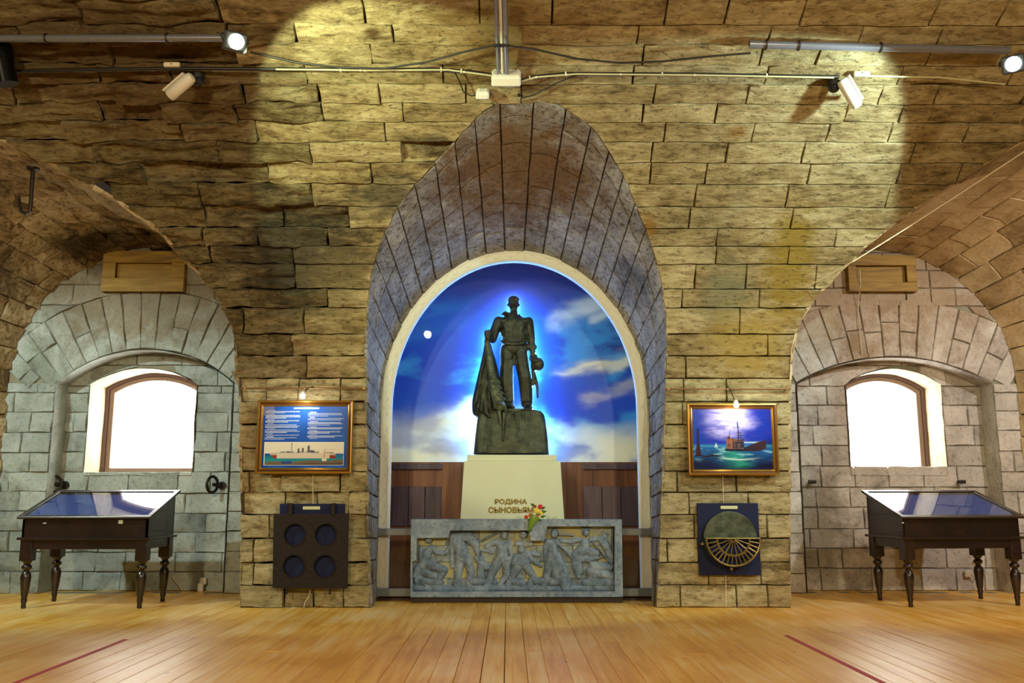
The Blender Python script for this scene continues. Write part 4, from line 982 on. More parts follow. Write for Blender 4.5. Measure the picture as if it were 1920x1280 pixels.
for fi_, (nm, caps) in enumerate(FIG.items()):
    st_ = 6.0; rifle = 'rifle' in nm
    xs0 = min(min(c[0]-c[2], c[3]-c[5]) for c in caps)-8; xs1 = max(max(c[0]+c[2], c[3]+c[5]) for c in caps)+8
    ys0 = min(min(c[1]-c[2], c[4]-c[5]) for c in caps)-8; ys1 = max(max(c[1]+c[2], c[4]+c[5]) for c in caps)+8
    if rifle: st_ = 4.0
    nx = int((xs1-xs0)/st_)+1; ny = int((ys1-ys0)/st_)+1; H = {}
    for j in range(ny):
        for i in range(nx):
            x = xs0+i*st_; y = ys0+j*st_; best = -1.0
            for ci_, (ax, ay, ar, bx, by, br) in enumerate(caps):
                dx, dy = bx-ax, by-ay; L2 = dx*dx+dy*dy; t = max(0, min(1, ((x-ax)*dx+(y-ay)*dy)/L2)) if L2 > 0 else 0
                r = ar+(br-ar)*t; d2 = (x-ax-dx*t)**2+(y-ay-dy*t)**2
                v = 1-d2/(r*r)
                if v > 0: best = max(best, (sqrt(v)*r+(30 if ci_ == 0 and nm not in ('carved_ground', 'carved_figure_b', 'carved_figure_h') else 8))) if not rifle else max(best, sqrt(v)*r+44)
                elif best < 0: best = max(best, max(-1, v*0.3))
            if best > 0:
                best += 5.5*noise.noise(Vector((x/26+fi_*5, y/48-x/90, fi_)))*(0 if rifle else 1)
                best = min(best, 84)
            H[(i, j)] = best
    idx = {}; V = []; Fc = []
    for j in range(ny-1):
        for i in range(nx-1):
            q = [(i, j), (i+1, j), (i+1, j+1), (i, j+1)]
            if max(H[a] for a in q) > 0:
                f_ = []
                for a in q:
                    if a not in idx:
                        idx[a] = len(V); h = max(H[a], -1); p = rp(max(60, min(1792, xs0+a[0]*st_)), min(730, ys0+a[1]*st_)); V.append((p.x, YRL+0.112-(h if h > 0 else -4)*KR*0.95, p.z))
                    f_.append(idx[a])
                Fc.append(tuple(f_))
    if nm in ('carved_rifle', 'carved_ground'): base_nm = {'carved_rifle': 'carved_weapon', 'carved_ground': 'carved_ground'}[nm]
    else: base_nm = 'carved_figure'
    mb = MB().add(V, Fc); o = mb.build(base_nm, M_REL, rel, off, True)
    if o.data.polygons and sum(p.normal.y for p in o.data.polygons) > 0: o.data.flip_normals()
MB().box(rp(60, 0).x, rp(1850, 0).x, YRL+0.03, YRL+0.15, 0.0, rp(0, 776).z-0.002, 0.004).build('plinth', simple('shadow_plinth', '#2c2018', 0.7), rel, off)  # dark gap under the relief: its shade put into a solid block

# ------------------------------------------------------------------ flowers on the relief
fl_o = at(1000, 973, YRL+0.03)
bq = empty('bouquet', fl_o, 'small bouquet of red and yellow flowers lying on the relief below the gold letters', 'flowers'); off = bq.location
M_RED = simple('red_petal', '#c0201c', 0.5, var=0.2); M_YEL = simple('yellow_petal', '#e8cf3a', 0.5, var=0.2); M_GRN = simple('green_leaf', '#3d6a1e', 0.55, var=0.3); M_ORG = simple('orange_red_petal', '#c4501e', 0.5); M_WRAP = simple('green_wrap', '#6f9432', 0.4, var=0.2)
def flower(px, py, r, m, dy=0):
    c = at(px, py, YRL-0.02+dy); mb = MB(); random.seed(int(px))
    mb.ball(c, r*0.45, 6)
    for ring_, (nr, rr, tilt) in enumerate(((5, .5, .9), (7, .85, .45), (8, 1.0, .1))):
        for k_ in range(nr):
            a = 2*pi*k_/nr+ring_*.4; d = Vector((cos(a), -tilt, sin(a))).normalized()
            mb.ball(c+d*r*rr*0.62, r*0.36, 4, (1, .5, 1))
    mb.build('bloom', m, bq, off, True)
for (a, b2, r, m, dy) in ((1013, 950, .030, M_RED, 0.02), (1006, 957, .032, M_YEL, 0), (1014, 962, .026, M_YEL, 0.01), (995, 966, .026, M_ORG, 0), (987, 969, .024, M_RED, .01), (997, 971, .022, M_YEL, -.02), (1003, 949, .02, M_RED, .03), (1008, 967, .018, M_ORG, -.01)): flower(a, b2, r, m, dy)
for (x0, y0, x1, y1) in ((1010, 960, 1026, 958), (1012, 970, 1024, 966), (1004, 950, 994, 943), (1000, 972, 985, 978), (1012, 954, 1024, 950), (1008, 974, 1018, 976)):
    p, q = at(x0, y0, YRL), at(x1, y1, YRL+0.01); d = q-p; n = Vector((-d.z, 0, d.x))*0.22
    V = [p, p+d*.5+n+Vector((0, -.012, 0)), q, p+d*.5-n+Vector((0, -.012, 0)), p+d*.5+Vector((0, -.02, 0)), p+d*.5+Vector((0, .0, 0))]
    MB().add(V, [(0, 1, 4), (1, 2, 4), (2, 3, 4), (3, 0, 4), (1, 0, 5), (2, 1, 5), (3, 2, 5), (0, 3, 5)]).build('leaf', M_GRN, bq, off)
mb = MB(); P = [at(1004, 968, YRL-.02), at(998, 978, YRL-.035), at(992, 992, YRL-.03)]
mb.tube(P, [0.055, 0.042, 0.012], 9); mb.build('wrap', M_WRAP, bq, off, True)
mb = MB()
for k_ in range(5): mb.tube([at(1006+k_*2, 962, YRL-.02), at(1000, 978, YRL-.04+k_*.01), at(990+k_*1.5, 996, YRL-.03)], 0.004, 5)
mb.build('stems', M_GRN, bq, off)

# ------------------------------------------------------------------ display cases
M_MAHOG = wood_mat('dark_mahogany', '#120806', '#1f0f0b', '#2e1612', 0.3, 0.3, knots=False, scale=(3, 3, 3), coat=0.3)
M_VELVET = simple('blue_velvet', '#204290', 0.9, var=0.2)
M_CGLASS = glass_mat('case_glass', (0.93, 0.96, 1.0), 0.015, 1.6)
def case(loc, rz, W, D, label, tags):
    root = empty('display_case', loc, label, 'display case', 'sloping display cases under the windows', rz)
    x0, x1 = -W/2, W/2
    zA, zM, zF, zBk = 0.585, 0.69, 0.905, 1.165
    for sx in (x0, x1):
        for sy in (0.0, D):
            cx_ = sx+(0.065 if sx < 0 else -0.065); cy_ = sy+(0.065 if sy == 0 else -0.065)
            prof = [(.019, 0), (.025, .012), (.022, .04), (.03, .085), (.026, .10), (.035, .14), (.049, .27), (.052, .31), (.043, .345), (.027, .365), (.027, .375), (.046, .39), (.050, .405), (.046, .42), (.030, .432), (.036, .445), (.048, .458), (.05, .47)]
            m = MB().lathe(prof, (cx_, cy_, 0), 18); m.box(cx_-.058, cx_+.058, cy_-.058, cy_+.058, .468, zM-.01, .004); m.build('leg', M_MAHOG, root, None, True)
    a = MB(); a.box(x0+.12, x1-.12, .02, .045, zA, zM, .003); a.box(x0+.12, x1-.12, D-.045, D-.02, zA, zM, .003); a.box(x0+.02, x0+.045, .12, D-.12, zA, zM, .003); a.box(x1-.045, x1-.02, .12, D-.12, zA, zM, .003); a.build('apron', M_MAHOG, root)
    MB().box(x0-.022, x1+.022, -.022, D+.022, zM-.012, zM+.014, .006).build('moulding', M_MAHOG, root)
    # box with sloping top
    i_ = .02
    V = [(x0+.01, .01, zM+.014), (x1-.01, .01, zM+.014), (x1-.01, D-.01, zM+.014), (x0+.01, D-.01, zM+.014), (x0+.01, .01, zF-.02), (x1-.01, .01, zF-.02), (x1-.01, D-.01, zBk-.02), (x0+.01, D-.01, zBk-.02)]
    t = MB(); thick = .022
    def wall(p, q):
        (ax, ay, az0, az1), (bx, by, bz0, bz1) = p, q; d = Vector((bx-ax, by-ay, 0)).normalized(); n = Vector((-d.y, d.x, 0))*thick
        V = [Vector((ax, ay, az0)), Vector((bx, by, bz0)), Vector((bx, by, bz1)), Vector((ax, ay, az1))]; V += [v+n for v in V]
        return V, [(0, 1, 2, 3), (7, 6, 5, 4), (0, 4, 5, 1), (1, 5, 6, 2), (2, 6, 7, 3), (3, 7, 4, 0)]
    zl, f2, b3 = zM+.014, zF-.02, zBk-.02; X0, X1, Y0, Y1 = x0+.012, x1-.012, .012, D-.012
    for nm, p, q in (('front_panel', (X0, Y0, zl, f2), (X1, Y0, zl, f2)), ('side_panel', (X1, Y0, zl, f2), (X1, Y1, zl, b3)), ('back_panel', (X1, Y1, zl, b3), (X0, Y1, zl, b3)), ('side_panel', (X0, Y1, zl, b3), (X0, Y0, zl, f2))):
        V, Fc = wall(p, q); MB().add(V, Fc).build(nm, M_MAHOG, root)
    ang = math.atan2(zBk-zF, D+.02); Ls = math.hypot(zBk-zF, D+.02)
    T = Matrix.Translation((0, -.035, zF-.02)) @ Matrix.Rotation(ang, 4, 'X'); o_ = .03; fw = .055; Ls += .05
    lf = MB(); lf.box(x0-o_, x1+o_, 0, fw, 0, .028, .006, T); lf.box(x0-o_, x1+o_, Ls-fw, Ls, 0, .028, .006, T); lf.box(x0-o_, x0-o_+fw, fw, Ls-fw, 0, .028, .006, T); lf.box(x1+o_-fw, x1+o_, fw, Ls-fw, 0, .028, .006, T)
    lfo = lf.build('lid_frame', M_MAHOG, root)
    MB().box(x0-o_+fw, x1+o_-fw, fw, Ls-fw, .014, .019, .001, T).build('lid_glass', M_CGLASS, lfo)
    MB().box(x0+.03, x1-.03, .07, Ls-.1, -.012, .004, .002, T).build('velvet_lining', M_VELVET, root)
    for (tx, tw, th) in tags:
        MB().box(x0+tx*W, x0+tx*W+tw, .003, .012, zF-.065, zF-.065+th, .001).build('paper_tag', simple('paper_white', '#c8d0c8', 0.7), root)
    return root
pl0, pl1 = floor_at(40, 1141), floor_at(258, 1141)
W_ = (pl1-pl0).length+.13
case(((pl0.x+pl1.x)/2, pl0.y-.03, 0), 0.0, W_, .76, 'dark mahogany display case on turned legs beneath the left window, white tag on its front', [(.76, .045, .035), (.17, .035, .012)])
pr0, pr1 = floor_at(1702, 1139.5), floor_at(1922, 1134.5)
case(((pr0.x+pr1.x)/2, (pr0.y+pr1.y)/2-.03, 0), math.atan2(pr1.y-pr0.y, pr1.x-pr0.x)*0.6, W_, .76, 'dark mahogany display case on turned legs beneath the right window, cut by the frame edge', [(-.0, .02, .012)])

# ------------------------------------------------------------------ framed pictures on the piers
M_GILT = simple('gilded_frame', '#b58a3c', 0.3, metal=0.8, var=0.2, scale=30); M_GILT2 = simple('brown_gilt', '#5e3a1a', 0.35, metal=0.4, var=0.2)
M_PRINT = vcol_mat('glossy_print', 0.16, 0.0, 0.4)
def framed(quad, Y, tilt, label, fn, cat, fw=.06, nx=170, nz=125):
    (xl, yt), (xr, _), (_, yb) = quad; A = at(xl, yt, Y); B = at(xr, yb, Y); x0, x1, z1, z0 = A.x, B.x, A.z, B.z
    root = empty('framed_picture', ((x0+x1)/2, YP-.01, (z0+z1)/2), label, cat, 'framed pictures on the piers'); off = Vector(((x0+x1)/2, Y, (z0+z1)/2))
    W, H = x1-x0, z1-z0
    prof = [(0, 0), (.0, -.03), (.008, -.042), (.018, -.045), (.024, -.034), (.034, -.028), (.044, -.034), (.05, -.030), (fw, -.012), (fw, 0)]
    def rail_(mb, s0, s1):
        V = []; Fc = []; n = len(prof); cs = [(-W/2, -H/2), (W/2, -H/2), (W/2, H/2), (-W/2, H/2)]
        for (cx_, cz_) in cs:
            for (d, y) in prof: V.append((cx_-math.copysign(d, cx_), y, cz_-math.copysign(d, cz_)))
        for k_ in range(4):
            for i in range(s0, s1): a = k_*n+i; b_ = ((k_+1) % 4)*n+i; Fc.append((a, b_, b_+1, a+1))
        mb.add(V, Fc); return mb
    rail_(MB(), 0, 4).build('outer_moulding', M_GILT, root); rail_(MB(), 4, 6).build('cove', M_GILT2, root); rail_(MB(), 6, 9).build('inner_bead', M_GILT, root)
    MB().box(-W/2+.005, W/2-.005, -.008, .01, -H/2+.005, H/2-.005, .002).build('backing', M_GILT2, root)
    painted('print', -W/2+fw-.004, W/2-fw+.004, -H/2+fw-.004, H/2-fw+.004, -.0125, nx, nz, fn, M_PRINT, root)
    root.location = ((x0+x1)/2, Y, (z0+z1)/2); root.rotation_euler = (tilt, 0, 0)
    return root, W, H
random.seed(3)
LINES = []
for col_, (u0, u1) in enumerate(((.03, .44), (.53, .96))):
    v = .93 if col_ == 0 else .90
    while v > .46:
        par = random.choice((1, 2, 2, 3))
        LINES.append((u0+.02, u0+.08+random.random()*.05, v)); v -= .019
        for q in range(par):
            if v < .46: break
            LINES.append((u0, u1-random.random()*(.05 if q < par-1 else .2), v)); v -= .0205
        v -= .004
def poster_fn(u, v, x, z):
    c = mixc(lin('#0a3a9c'), lin('#2a6cd0'), .5+.5*noise.noise(Vector((u*4, v*3, 0)))); c = mixc(c, lin('#0a2a78'), sm(.25, 0, u)*.5)
    if .36 < u < .66 and .955 < v < .975: c = lin('#cfe0f8')
    for (a, b2, vv) in LINES:
        if a < u < b2 and abs(v-vv) < .0062: c = mixc(c, lin('#d6e2f6'), .55+.35*noise.noise(Vector((u*160, vv*90, 2))))
    if u < .13 and v > .85: c = mixc(c, lin('#8a86a0'), .5)
    if .03 < u < .965 and .045 < v < .42:
        if u < .036 or u > .958 or v < .052 or v > .412: return lin('#f0ece0')
        U = (u-.03)/.935; V = (v-.045)/.375
        c = lin('#dcdacb') if V > .5 else c
        sea = .42+.03*sin(U*30)*.3+(.07*sm(.85, 1, U))
        if V < sea: c = mixc(lin('#1f8c98'), lin('#17688f'), sm(.2, .45, V))
        if V < sea and U > .2 and V > .28: c = mixc(c, lin('#2276a6'), .5)
        bed = .14+.10*U+.02*sin(U*14)
        if V < bed: c = lin('#6e6254') if V > bed-.12 else lin('#574c46')
        if V < .18 and .22 < U < .35 and V > .06: c = lin('#3a4c86')
        # hull: grey with dull red ends
        hb = .30; ht = .52+.02*sin(U*3)
        if .06+.06*(1-(V-hb)/(ht-hb)) < U < .90 and hb < V < ht:
            c = lin('#cfc6b8') if .16 < U < .82 else (lin('#8c3434') if V < .44 else lin('#b7b0a4'))
        if .16 < U < .70 and ht <= V < ht+.05*(1 if sin(U*60) > -.3 else .3): c = lin('#7d7f8e')
        for (mx_, wd, tp) in ((.345, .004, .95), (.43, .013, .72), (.485, .013, .74), (.555, .014, .84), (.30, .02, .60), (.60, .03, .64), (.82, .05, .56)):
            if abs(U-mx_) < wd and ht <= V < tp: c = lin('#5a5c72')
        if abs(V-.90) < .008 and abs(U-.345) < .012: c = lin('#5a5c72')
        if abs(U-.755) < .003 and .2 < V < .68: c = lin('#c85a3c')
        if abs(U-.755) < .03 and .18 < V < .30: c = lin('#d8d8cc')
        if .76 < U < .9 and abs(V-.68) < .006: c = lin('#b89a8a')
    return c
def painting_fn(u, v, x, z):
    n = fbm(Vector((u*3, v*6, 2)), 5); n2 = fbm(Vector((u*7, v*22, 5)), 4)
    d = sqrt(((u-.46)/.42)**2+((v-.86)/.5)**2)
    if v > .36:
        c = mixc(lin('#b8b4f4'), lin('#1a34b0'), sm(.15, 1.0, d+.25*n)); c = mixc(c, lin('#3a38a0'), sm(.1, .4, n2+.2*n)*.5); c = mixc(c, lin('#0a3cae'), sm(.25, .0, u)*.6); c = mixc(c, lin('#101c50'), sm(.85, 1, u)*sm(.6, .4, v)*.8)
        c = mixc(c, lin('#3a90b8'), math.exp(-((v-.385)/.025)**2)*.8)
        if .56 < u < .9: c = mixc(c, lin('#a4d4dc'), math.exp(-((v-.445-.00*u)/.012)**2))
    else:
        c = mixc(lin('#1c5a9c'), lin('#101c44'), sm(.36, .05, v+.1*n)); c = mixc(c, lin('#2c9c84'), math.exp(-((u-.52-.1*n)/.13)**2)*(.75+.4*n2)*sm(-.02, .1, v)); c = mixc(c, lin('#86c0dc'), sm(.25, .45, n2)*.6*sm(.1, .25, v))
        c = mixc(c, lin('#b4dcdc'), math.exp(-((v-.185-.02*sin(u*8))/.012)**2)*sm(.28, .42, u)*sm(.9, .6, u)); 
        if u > .7: c = mixc(c, lin('#18182e'), sm(.7, .95, u)*.6*sm(.25, .1, v))
    # warship heading right
    hull_top = .345+.13*sm(.55, .92, u); hull_bot = .30+.04*sm(.8, .93, u)
    if .41 < u < .92 and hull_bot < v < hull_top: c = mixc(lin('#1c2438'), lin('#3c2a34'), sm(.5, .9, u)+n2*.4)
    if .42 < u < .64 and .34 < v < .52-(.0 if u < .5 else (u-.5)*.35): c = mixc(lin('#8a6048'), lin('#3c3a4a'), .5+n2*1.4+(u-.5)*3)
    for (a, wd, tp) in ((.455, .014, .56), (.51, .012, .50), (.545, .012, .49), (.62, .022, .50)):
        if abs(u-a) < wd and .35 < v < tp: c = mixc(lin('#84503a'), lin('#2e2c40'), sm(-.3, .3, n2)+(.5 if a > .5 else 0))
    if abs(u-(.575-.02*(v-.5))) < .0065 and .45 < v < .80: c = lin('#1e2444')
    if abs(v-.695) < .006 and .50 < u < .60: c = lin('#1e2444')
    for t_ in (.60, .56, .52):
        if abs(v-t_) < .006 and abs(u-.59) < .045: c = lin('#23304c')
    if abs(u-.59) < .02+.08*max(0, .6-v) and .42 < v < .64 and sin(v*160) > -.2: c = mixc(c, lin('#1e2a48'), .8)
    if abs(u-.465) < .003 and .5 < v < .64: c = lin('#1e2444')
    # dark buoy-like tower left
    if abs(u-.065) < .016+.03*max(0, .45-v)/.3 and .22 < v < .68: c = mixc(lin('#18204c'), lin('#3a2030'), sm(.5, .3, v))
    if .02 < u < .32 and abs(v-.225-.01*sin(u*30)) < .012: c = lin('#2a1c2c')
    if abs(u-.29) < .025*(1-(v-.36)/.09) and .36 < v < .44: c = lin('#a8c8d8')
    return c
fpL, WLp, HLp = framed(((485, 751), (660, 0), (0, 888)), YP-.075, radians(1.0), 'gold framed blue text poster with ship drawing on the left pier', poster_fn, 'poster', .062, 260, 190)
fpR, WRp, HRp = framed(((1286, 756), (1461, 0), (0, 891)), YP-.075, radians(1.0), 'gold framed painting of a warship in blue moonlit sea on the right pier', painting_fn, 'painting', .062)
# hanging rails, wires, small picture lamps
M_BRASSROD = simple('painted_pipe', '#8a6a48', 0.4, metal=0.5, var=0.2); M_WHITE = simple('white_plastic', '#d9d6cc', 0.4, var=0.05); M_BLACK = simple('black_rubber', '#17150f', 0.5); M_CORD = simple('cream_cord', '#d8cdb0', 0.6, var=0.05)
for (x0, x1, yy, lab) in ((452, 690, 728, 'thin pipe rail above the poster on the left pier'), (1246, 1482, 729, 'thin pipe rail above the painting on the right pier')):
    A, B = at(x0, yy, YP-.05), at(x1, yy, YP-.05); root = empty('picture_rail', (A+B)/2, lab, 'rail'); of = root.location
    MB().tube([A, B], .011, 8).build('rod', M_BRASSROD, root, of, True)
    for q in (.03, .5, .97): p = A.lerp(B, q); MB().tube([p+Vector((0, .055, 0)), p], .007, 6).box(p.x-.012, p.x+.012, p.y-.014, p.y+.014, p.z-.014, p.z+.014, .003).build('rail_bracket', M_BRASSROD, root, of)
for (bx, by, hx, lab, ey) in ((568, 741, 588, 'small glowing picture lamp above the blue poster', 20), (1380, 758, 1362, 'small glowing picture lamp at the top of the warship painting', 20)):
    c = at(bx, by, YP-.20); p0 = at(hx, 729, YP-.05); root = empty('picture_lamp', p0, lab, 'lamp', 'picture lamps on the rails'); of = root.location
    MB().tube([p0, p0+Vector((0, -.06, .02)), (p0+c)/2+Vector((0, -.04, .03)), c+Vector((0, 0.02, .02))], .005, 6).build('gooseneck', M_BLACK, root, of, True)
    MB().lathe([(.012, .05), (.022, .04), (.030, 0.0), (.027, -.012)], tuple(c), 14).build('lamp_shade', M_WHITE, root, of, True)
    MB().ball(c+Vector((0, -.012, -.008)), .028, 8).build('bulb', emit_mat('warm_bulb', (1, .96, .8), 22), root, of, True)
    lamp('picture_lamp_light', 'POINT', c+Vector((0, -.05, -.05)), 5.5, (1, .93, .75), shadow_soft_size=.03)
def wire(name, pts, r, mat, label, n=5):
    pts = [Vector(p) for p in pts]; mb = MB().tube(pts, r, n); return one(name, pts[0], mb, mat, label, 'cable')
wire('hanging_cord', [at(587, 888, YP-.03), at(586.5, 915, YP-.03), at(587, 946, YP-.03)], .0035, M_CORD, 'thin cream cord running down from the poster to the iron hatch')
wire('hanging_cord', [at(1355, 892, YP-.03), at(1356, 918, YP-.03), at(1357, 944, YP-.03)], .0035, M_CORD, 'thin cream cord running down from the painting to the bronze ventilator')
wire('hanging_cord', [at(582, 1104, YP-.03), at(579, 1118, YP-.04), at(572, 1128, YP-.05), at(570, 1138, YP-.06)], .0035, M_CORD, 'thin cream cord running from the iron hatch down to the floor')
wire('hanging_cord', [at(1361, 1079, YP-.03), at(1361.5, 1110, YP-.03), at(1362, 1137, YP-.04)], .0035, M_CORD, 'thin cream cord running from the bronze ventilator down to the floor')

# ------------------------------------------------------------------ relics on the piers
M_NAVY = simple('navy_cloth_board', '#07143c', 0.85, var=0.15, scale=60); M_RUST = simple('rusted_iron', '#180e0a', 0.6, metal=0.4, var=0.4, scale=20, bump=0.5); M_PAPER = simple('label_paper', '#c9cba0', 0.7, var=0.05)
def board(xl, xr, yt, yb, label, cat, name, parts_yoff=0):
    A, B = at(xl, yt, YP-.05), at(xr, yb, YP-.05); root = empty(name, ((A.x+B.x)/2, YP-.05, B.z), label, cat); MB().box(A.x, B.x, YP-.055, YP-.02, B.z, A.z, .003).build('mounting_board', M_NAVY, root, root.location); return root
h = board(525, 642, 944, 1099, 'square rusty iron hatch with four round holes on navy board, left pier', 'iron hatch', 'iron_hatch'); of = h.location; YH = YP-.11
def circ(cx, cy, r, Y, n=28, e=1.0): c = at(cx, cy, Y); return [(c.x+r*cos(2*pi*i/n), c.z+r*e*sin(2*pi*i/n)) for i in range(n)]
q_ = [(at(a, b2, YH).x, at(a, b2, YH).z) for a, b2 in ((513, 963), (653, 963), (650, 1103), (511, 1102))]
ipl = shape2d('iron_plate', q_, [circ(a, b2, .108, YH) for a, b2 in ((553, 1002), (611, 1002), (551, 1061), (609, 1061))], YH, YH+.045, M_RUST, h, of, .004)
for (a, b2) in ((553, 1002), (611, 1002), (551, 1061), (609, 1061)):
    c = at(a, b2, YH); MB().tube([(c.x+.112*cos(t*pi/14), YH-.004, c.z+.112*sin(t*pi/14)) for t in range(28)], .007, 6, closed=True).build('hole_rim', M_RUST, ipl, of, True)
for (x0, y0, y1) in ((545, 944, 966), (625, 944, 966)):
    A = at(x0, y0, YH); B = at(x0, y1, YH); MB().box(A.x-.022, A.x+.022, YH-.012, YH+.03, B.z, A.z+.005, .004).build('strap_hinge', M_RUST, h, of)
for (x0) in (538, 619):
    A = at(x0, 1104, YH); MB().tube([A+Vector((0, 0, .01)), A+Vector((0, -.012, -.05))], .012, 7).build('bolt', M_RUST, h, of)
A, B = at(568, 949, YP-.06), at(600, 955, YP-.06); MB().box(A.x, B.x, YP-.062, YP-.055, B.z, A.z, .001).build('caption_strip', M_PAPER, h, of)

v = board(1307, 1427, 943, 1078, 'round bronze ventilator with half fan grille on navy board, right pier', 'ventilator', 'ventilator'); of = v.location
A, B = at(1351, 948, YP-.06), at(1383, 954, YP-.06); MB().box(A.x, B.x, YP-.062, YP-.055, B.z, A.z, .001).build('caption_strip', M_PAPER, v, of)
M_BRNZ = bronze('greened_brass_plate', '#1e241c', '#5d6a58', 0.35); M_BRASS = simple('brass', '#7d6a3c', 0.35, metal=0.75, var=0.3, scale=40)
YV = YP-.10; c = at(1368.5, 1009, YV); R_ = .272
half = [(c.x+R_*cos(pi*i/30), c.z+R_*sin(pi*i/30)) for i in range(31)]
shape2d('closed_half', half, [], YV-.02, YV+.03, M_BRNZ, v, of, .006)
c2 = at(1374.5, 1009, YV-.07); R2 = .272
MB().lathe([(R_*.98, -.02), (R_, .0), (R_, .06)], (c.x, YV, c.z), 40, 'Y').xf(Matrix.Identity(4))
dr = MB(); V = []; Fc = []; n = 30
for i in range(n+1):
    t = pi+pi*i/n
    V += [(c2.x+R2*cos(t), YV-.075, c2.z+R2*sin(t)), (c.x+R_*cos(t), YV+.04, c.z+R_*sin(t)), (c.x+(R_-.012)*cos(t), YV+.04, c.z+(R_-.012)*sin(t)), (c2.x+(R2-.012)*cos(t), YV-.075, c2.z+(R2-.012)*sin(t))]
for i in range(n):
    for j in range(4): Fc.append((4*i+j, 4*i+(j+1) % 4, 4*i+4+(j+1) % 4, 4*i+4+j))
dr.add(V, Fc).build('drum', M_BRNZ, v, of, True)
YG2 = YV-.08
MB().tube([(c2.x+R2*cos(pi+pi*i/32), YG2, c2.z+R2*sin(pi+pi*i/32)) for i in range(33)], .011, 8).build('rim', M_BRASS, v, of, True)
MB().tube([(c2.x-R2, YG2, c2.z), (c2.x+R2, YG2, c2.z)], .009, 8).build('crossbar', M_BRASS, v, of, True)
MB().tube([(c2.x+.165*cos(pi+pi*i/24), YG2, c2.z-.005+.165*sin(pi+pi*i/24)) for i in range(25)], .013, 6).build('inner_ring', M_BRASS, v, of, True)
for i in range(1, 17):
    t = pi+pi*i/17; MB().tube([(c2.x+.172*cos(t), YG2, c2.z+.172*sin(t)), (c2.x+R2*.98*cos(t), YG2, c2.z+R2*.98*sin(t))], [.0085, .0065], 6).build('spoke', M_BRASS, v, of, True)
for i in range(1, 9):
    t = pi+pi*i/9; MB().tube([(c2.x+.02*cos(t), YG2, c2.z+.02*sin(t)), (c2.x+.16*cos(t), YG2, c2.z+.16*sin(t))], [.004, .008], 6).build('inner_spoke', M_BRASS, v, of, True)
for (a, b2) in ((1316, 1019), (1370.5, 1066)):
    p = at(a, b2, YV-.03); MB().lathe([(.006, -.03), (.014, -.03), (.017, -.01), (.014, 0), (.006, .03)], tuple(p), 12, 'Y').build('clamp_nut', M_BRASS, v, of, True)

# ------------------------------------------------------------------ wooden boxes above the windows
M_BOXW = wood_mat('yellow_pine_box', '#6e5418', '#98782a', '#b09044', 0.6, 0.4, knots=True, scale=(1, 3, 9))
def wbox(xl, xr, yt, yb, ix0, ix1, iy0, iy1, label, Y=YW-.10):
    A, B = at(xl, yt, Y), at(xr, yb, Y); C_, D_ = at(ix0, iy0, Y), at(ix1, iy1, Y); root = empty('wooden_vent_box', ((A.x+B.x)/2, Y+.08, B.z), label, 'box', 'wooden boxes above the windows'); of = root.location
    MB().box(A.x, B.x, Y, Y+.03, C_.z, A.z, .003).build('top_board', M_BOXW, root, of); MB().box(A.x+.002, B.x-.004, Y-.002, Y+.03, B.z, D_.z, .003).build('bottom_board', M_BOXW, root, of)
    MB().box(A.x+.004, C_.x, Y, Y+.03, D_.z+.002, C_.z-.002, .003).build('side_board', M_BOXW, root, of); MB().box(D_.x, B.x-.003, Y, Y+.03, D_.z+.002, C_.z-.002, .003).build('side_board', M_BOXW, root, of)
    MB().box(C_.x-.03, D_.x+.03, Y+.075, Y+.09, D_.z-.04, C_.z+.04, .003).build('inner_board', M_BOXW, root, of)
    MB().box(A.x, A.x+.02, Y+.031, Y+.10, B.z, A.z, .003).build('cheek', M_BOXW, root, of); MB().box(B.x-.02, B.x, Y+.031, Y+.10, B.z, A.z, .003).build('cheek', M_BOXW, root, of)
wbox(194, 344, 470, 546, 217, 320, 492, 521, 'yellowish wooden frame box on the wall above the left window')
wbox(1588, 1722, 478, 546, 1605, 1702, 497, 529, 'yellowish wooden frame box with a trailing wire above the right window')
wire('trailing_wire', [at(1612, 505, YW-.13), at(1614, 530, YW-.12), at(1609, 570, YW-.03), at(1611, 610, YW-.03), at(1617, 664, YW-.03)], .005, M_CORD, 'thin cream wire hanging from the wooden box above the right window')
# iron mooring rings and stubs
M_IRON = simple('black_iron', '#2a241e', 0.5, metal=0.5, var=0.3, bump=0.3)
for (cx_, cy_, sx, lab) in ((101, 907, 1, 'black iron ring on the wall left of the left display case'), (398, 908, 1, 'black iron ring on the wall right of the left display case')):
    p = at(cx_, cy_, YR-.14); root = empty('iron_ring', p+Vector((.06, .1, 0)), lab, 'iron ring', 'iron rings in the left bay'); of = root.location
    tw = .75 if cx_ < 200 else .45
    MB().tube([p+Vector((.088*tw*cos(t), .088*sqrt(1-tw*tw)*cos(t), .095*sin(t))) for t in [2*pi*i/28 for i in range(28)]], .018, 8, closed=True).build('ring', M_IRON, root, of, True)
    MB().tube([p+Vector((.01, 0, .0)), p+Vector((.05, .07, -.01)), p+Vector((.08, .15, -.012))], [.02, .028, .03], 8).lathe([(.05, 0), (.05, .02), (.03, .03)], tuple(p+Vector((.08, .115, -.012))), 12, 'Y').build('eye_bolt', M_IRON, root, of, True)
for (cx_, cy_, lab) in ((1523, 903, 'short black iron stub in the wall left of the right display case'), (1803, 903, 'short black iron stub in the wall above the right display case')):
    p = at(cx_, cy_, YR-.10); root = empty('iron_stub', p, lab, 'iron bolt', 'iron stubs in the right bay'); of = root.location
    MB().tube([p+Vector((-.045, 0, 0)), p+Vector((.045, 0, 0))], .022, 8).build('head', M_IRON, root, of, True); MB().tube([p, p+Vector((0, .11, 0))], .016, 8).build('shank', M_IRON, root, of, True)
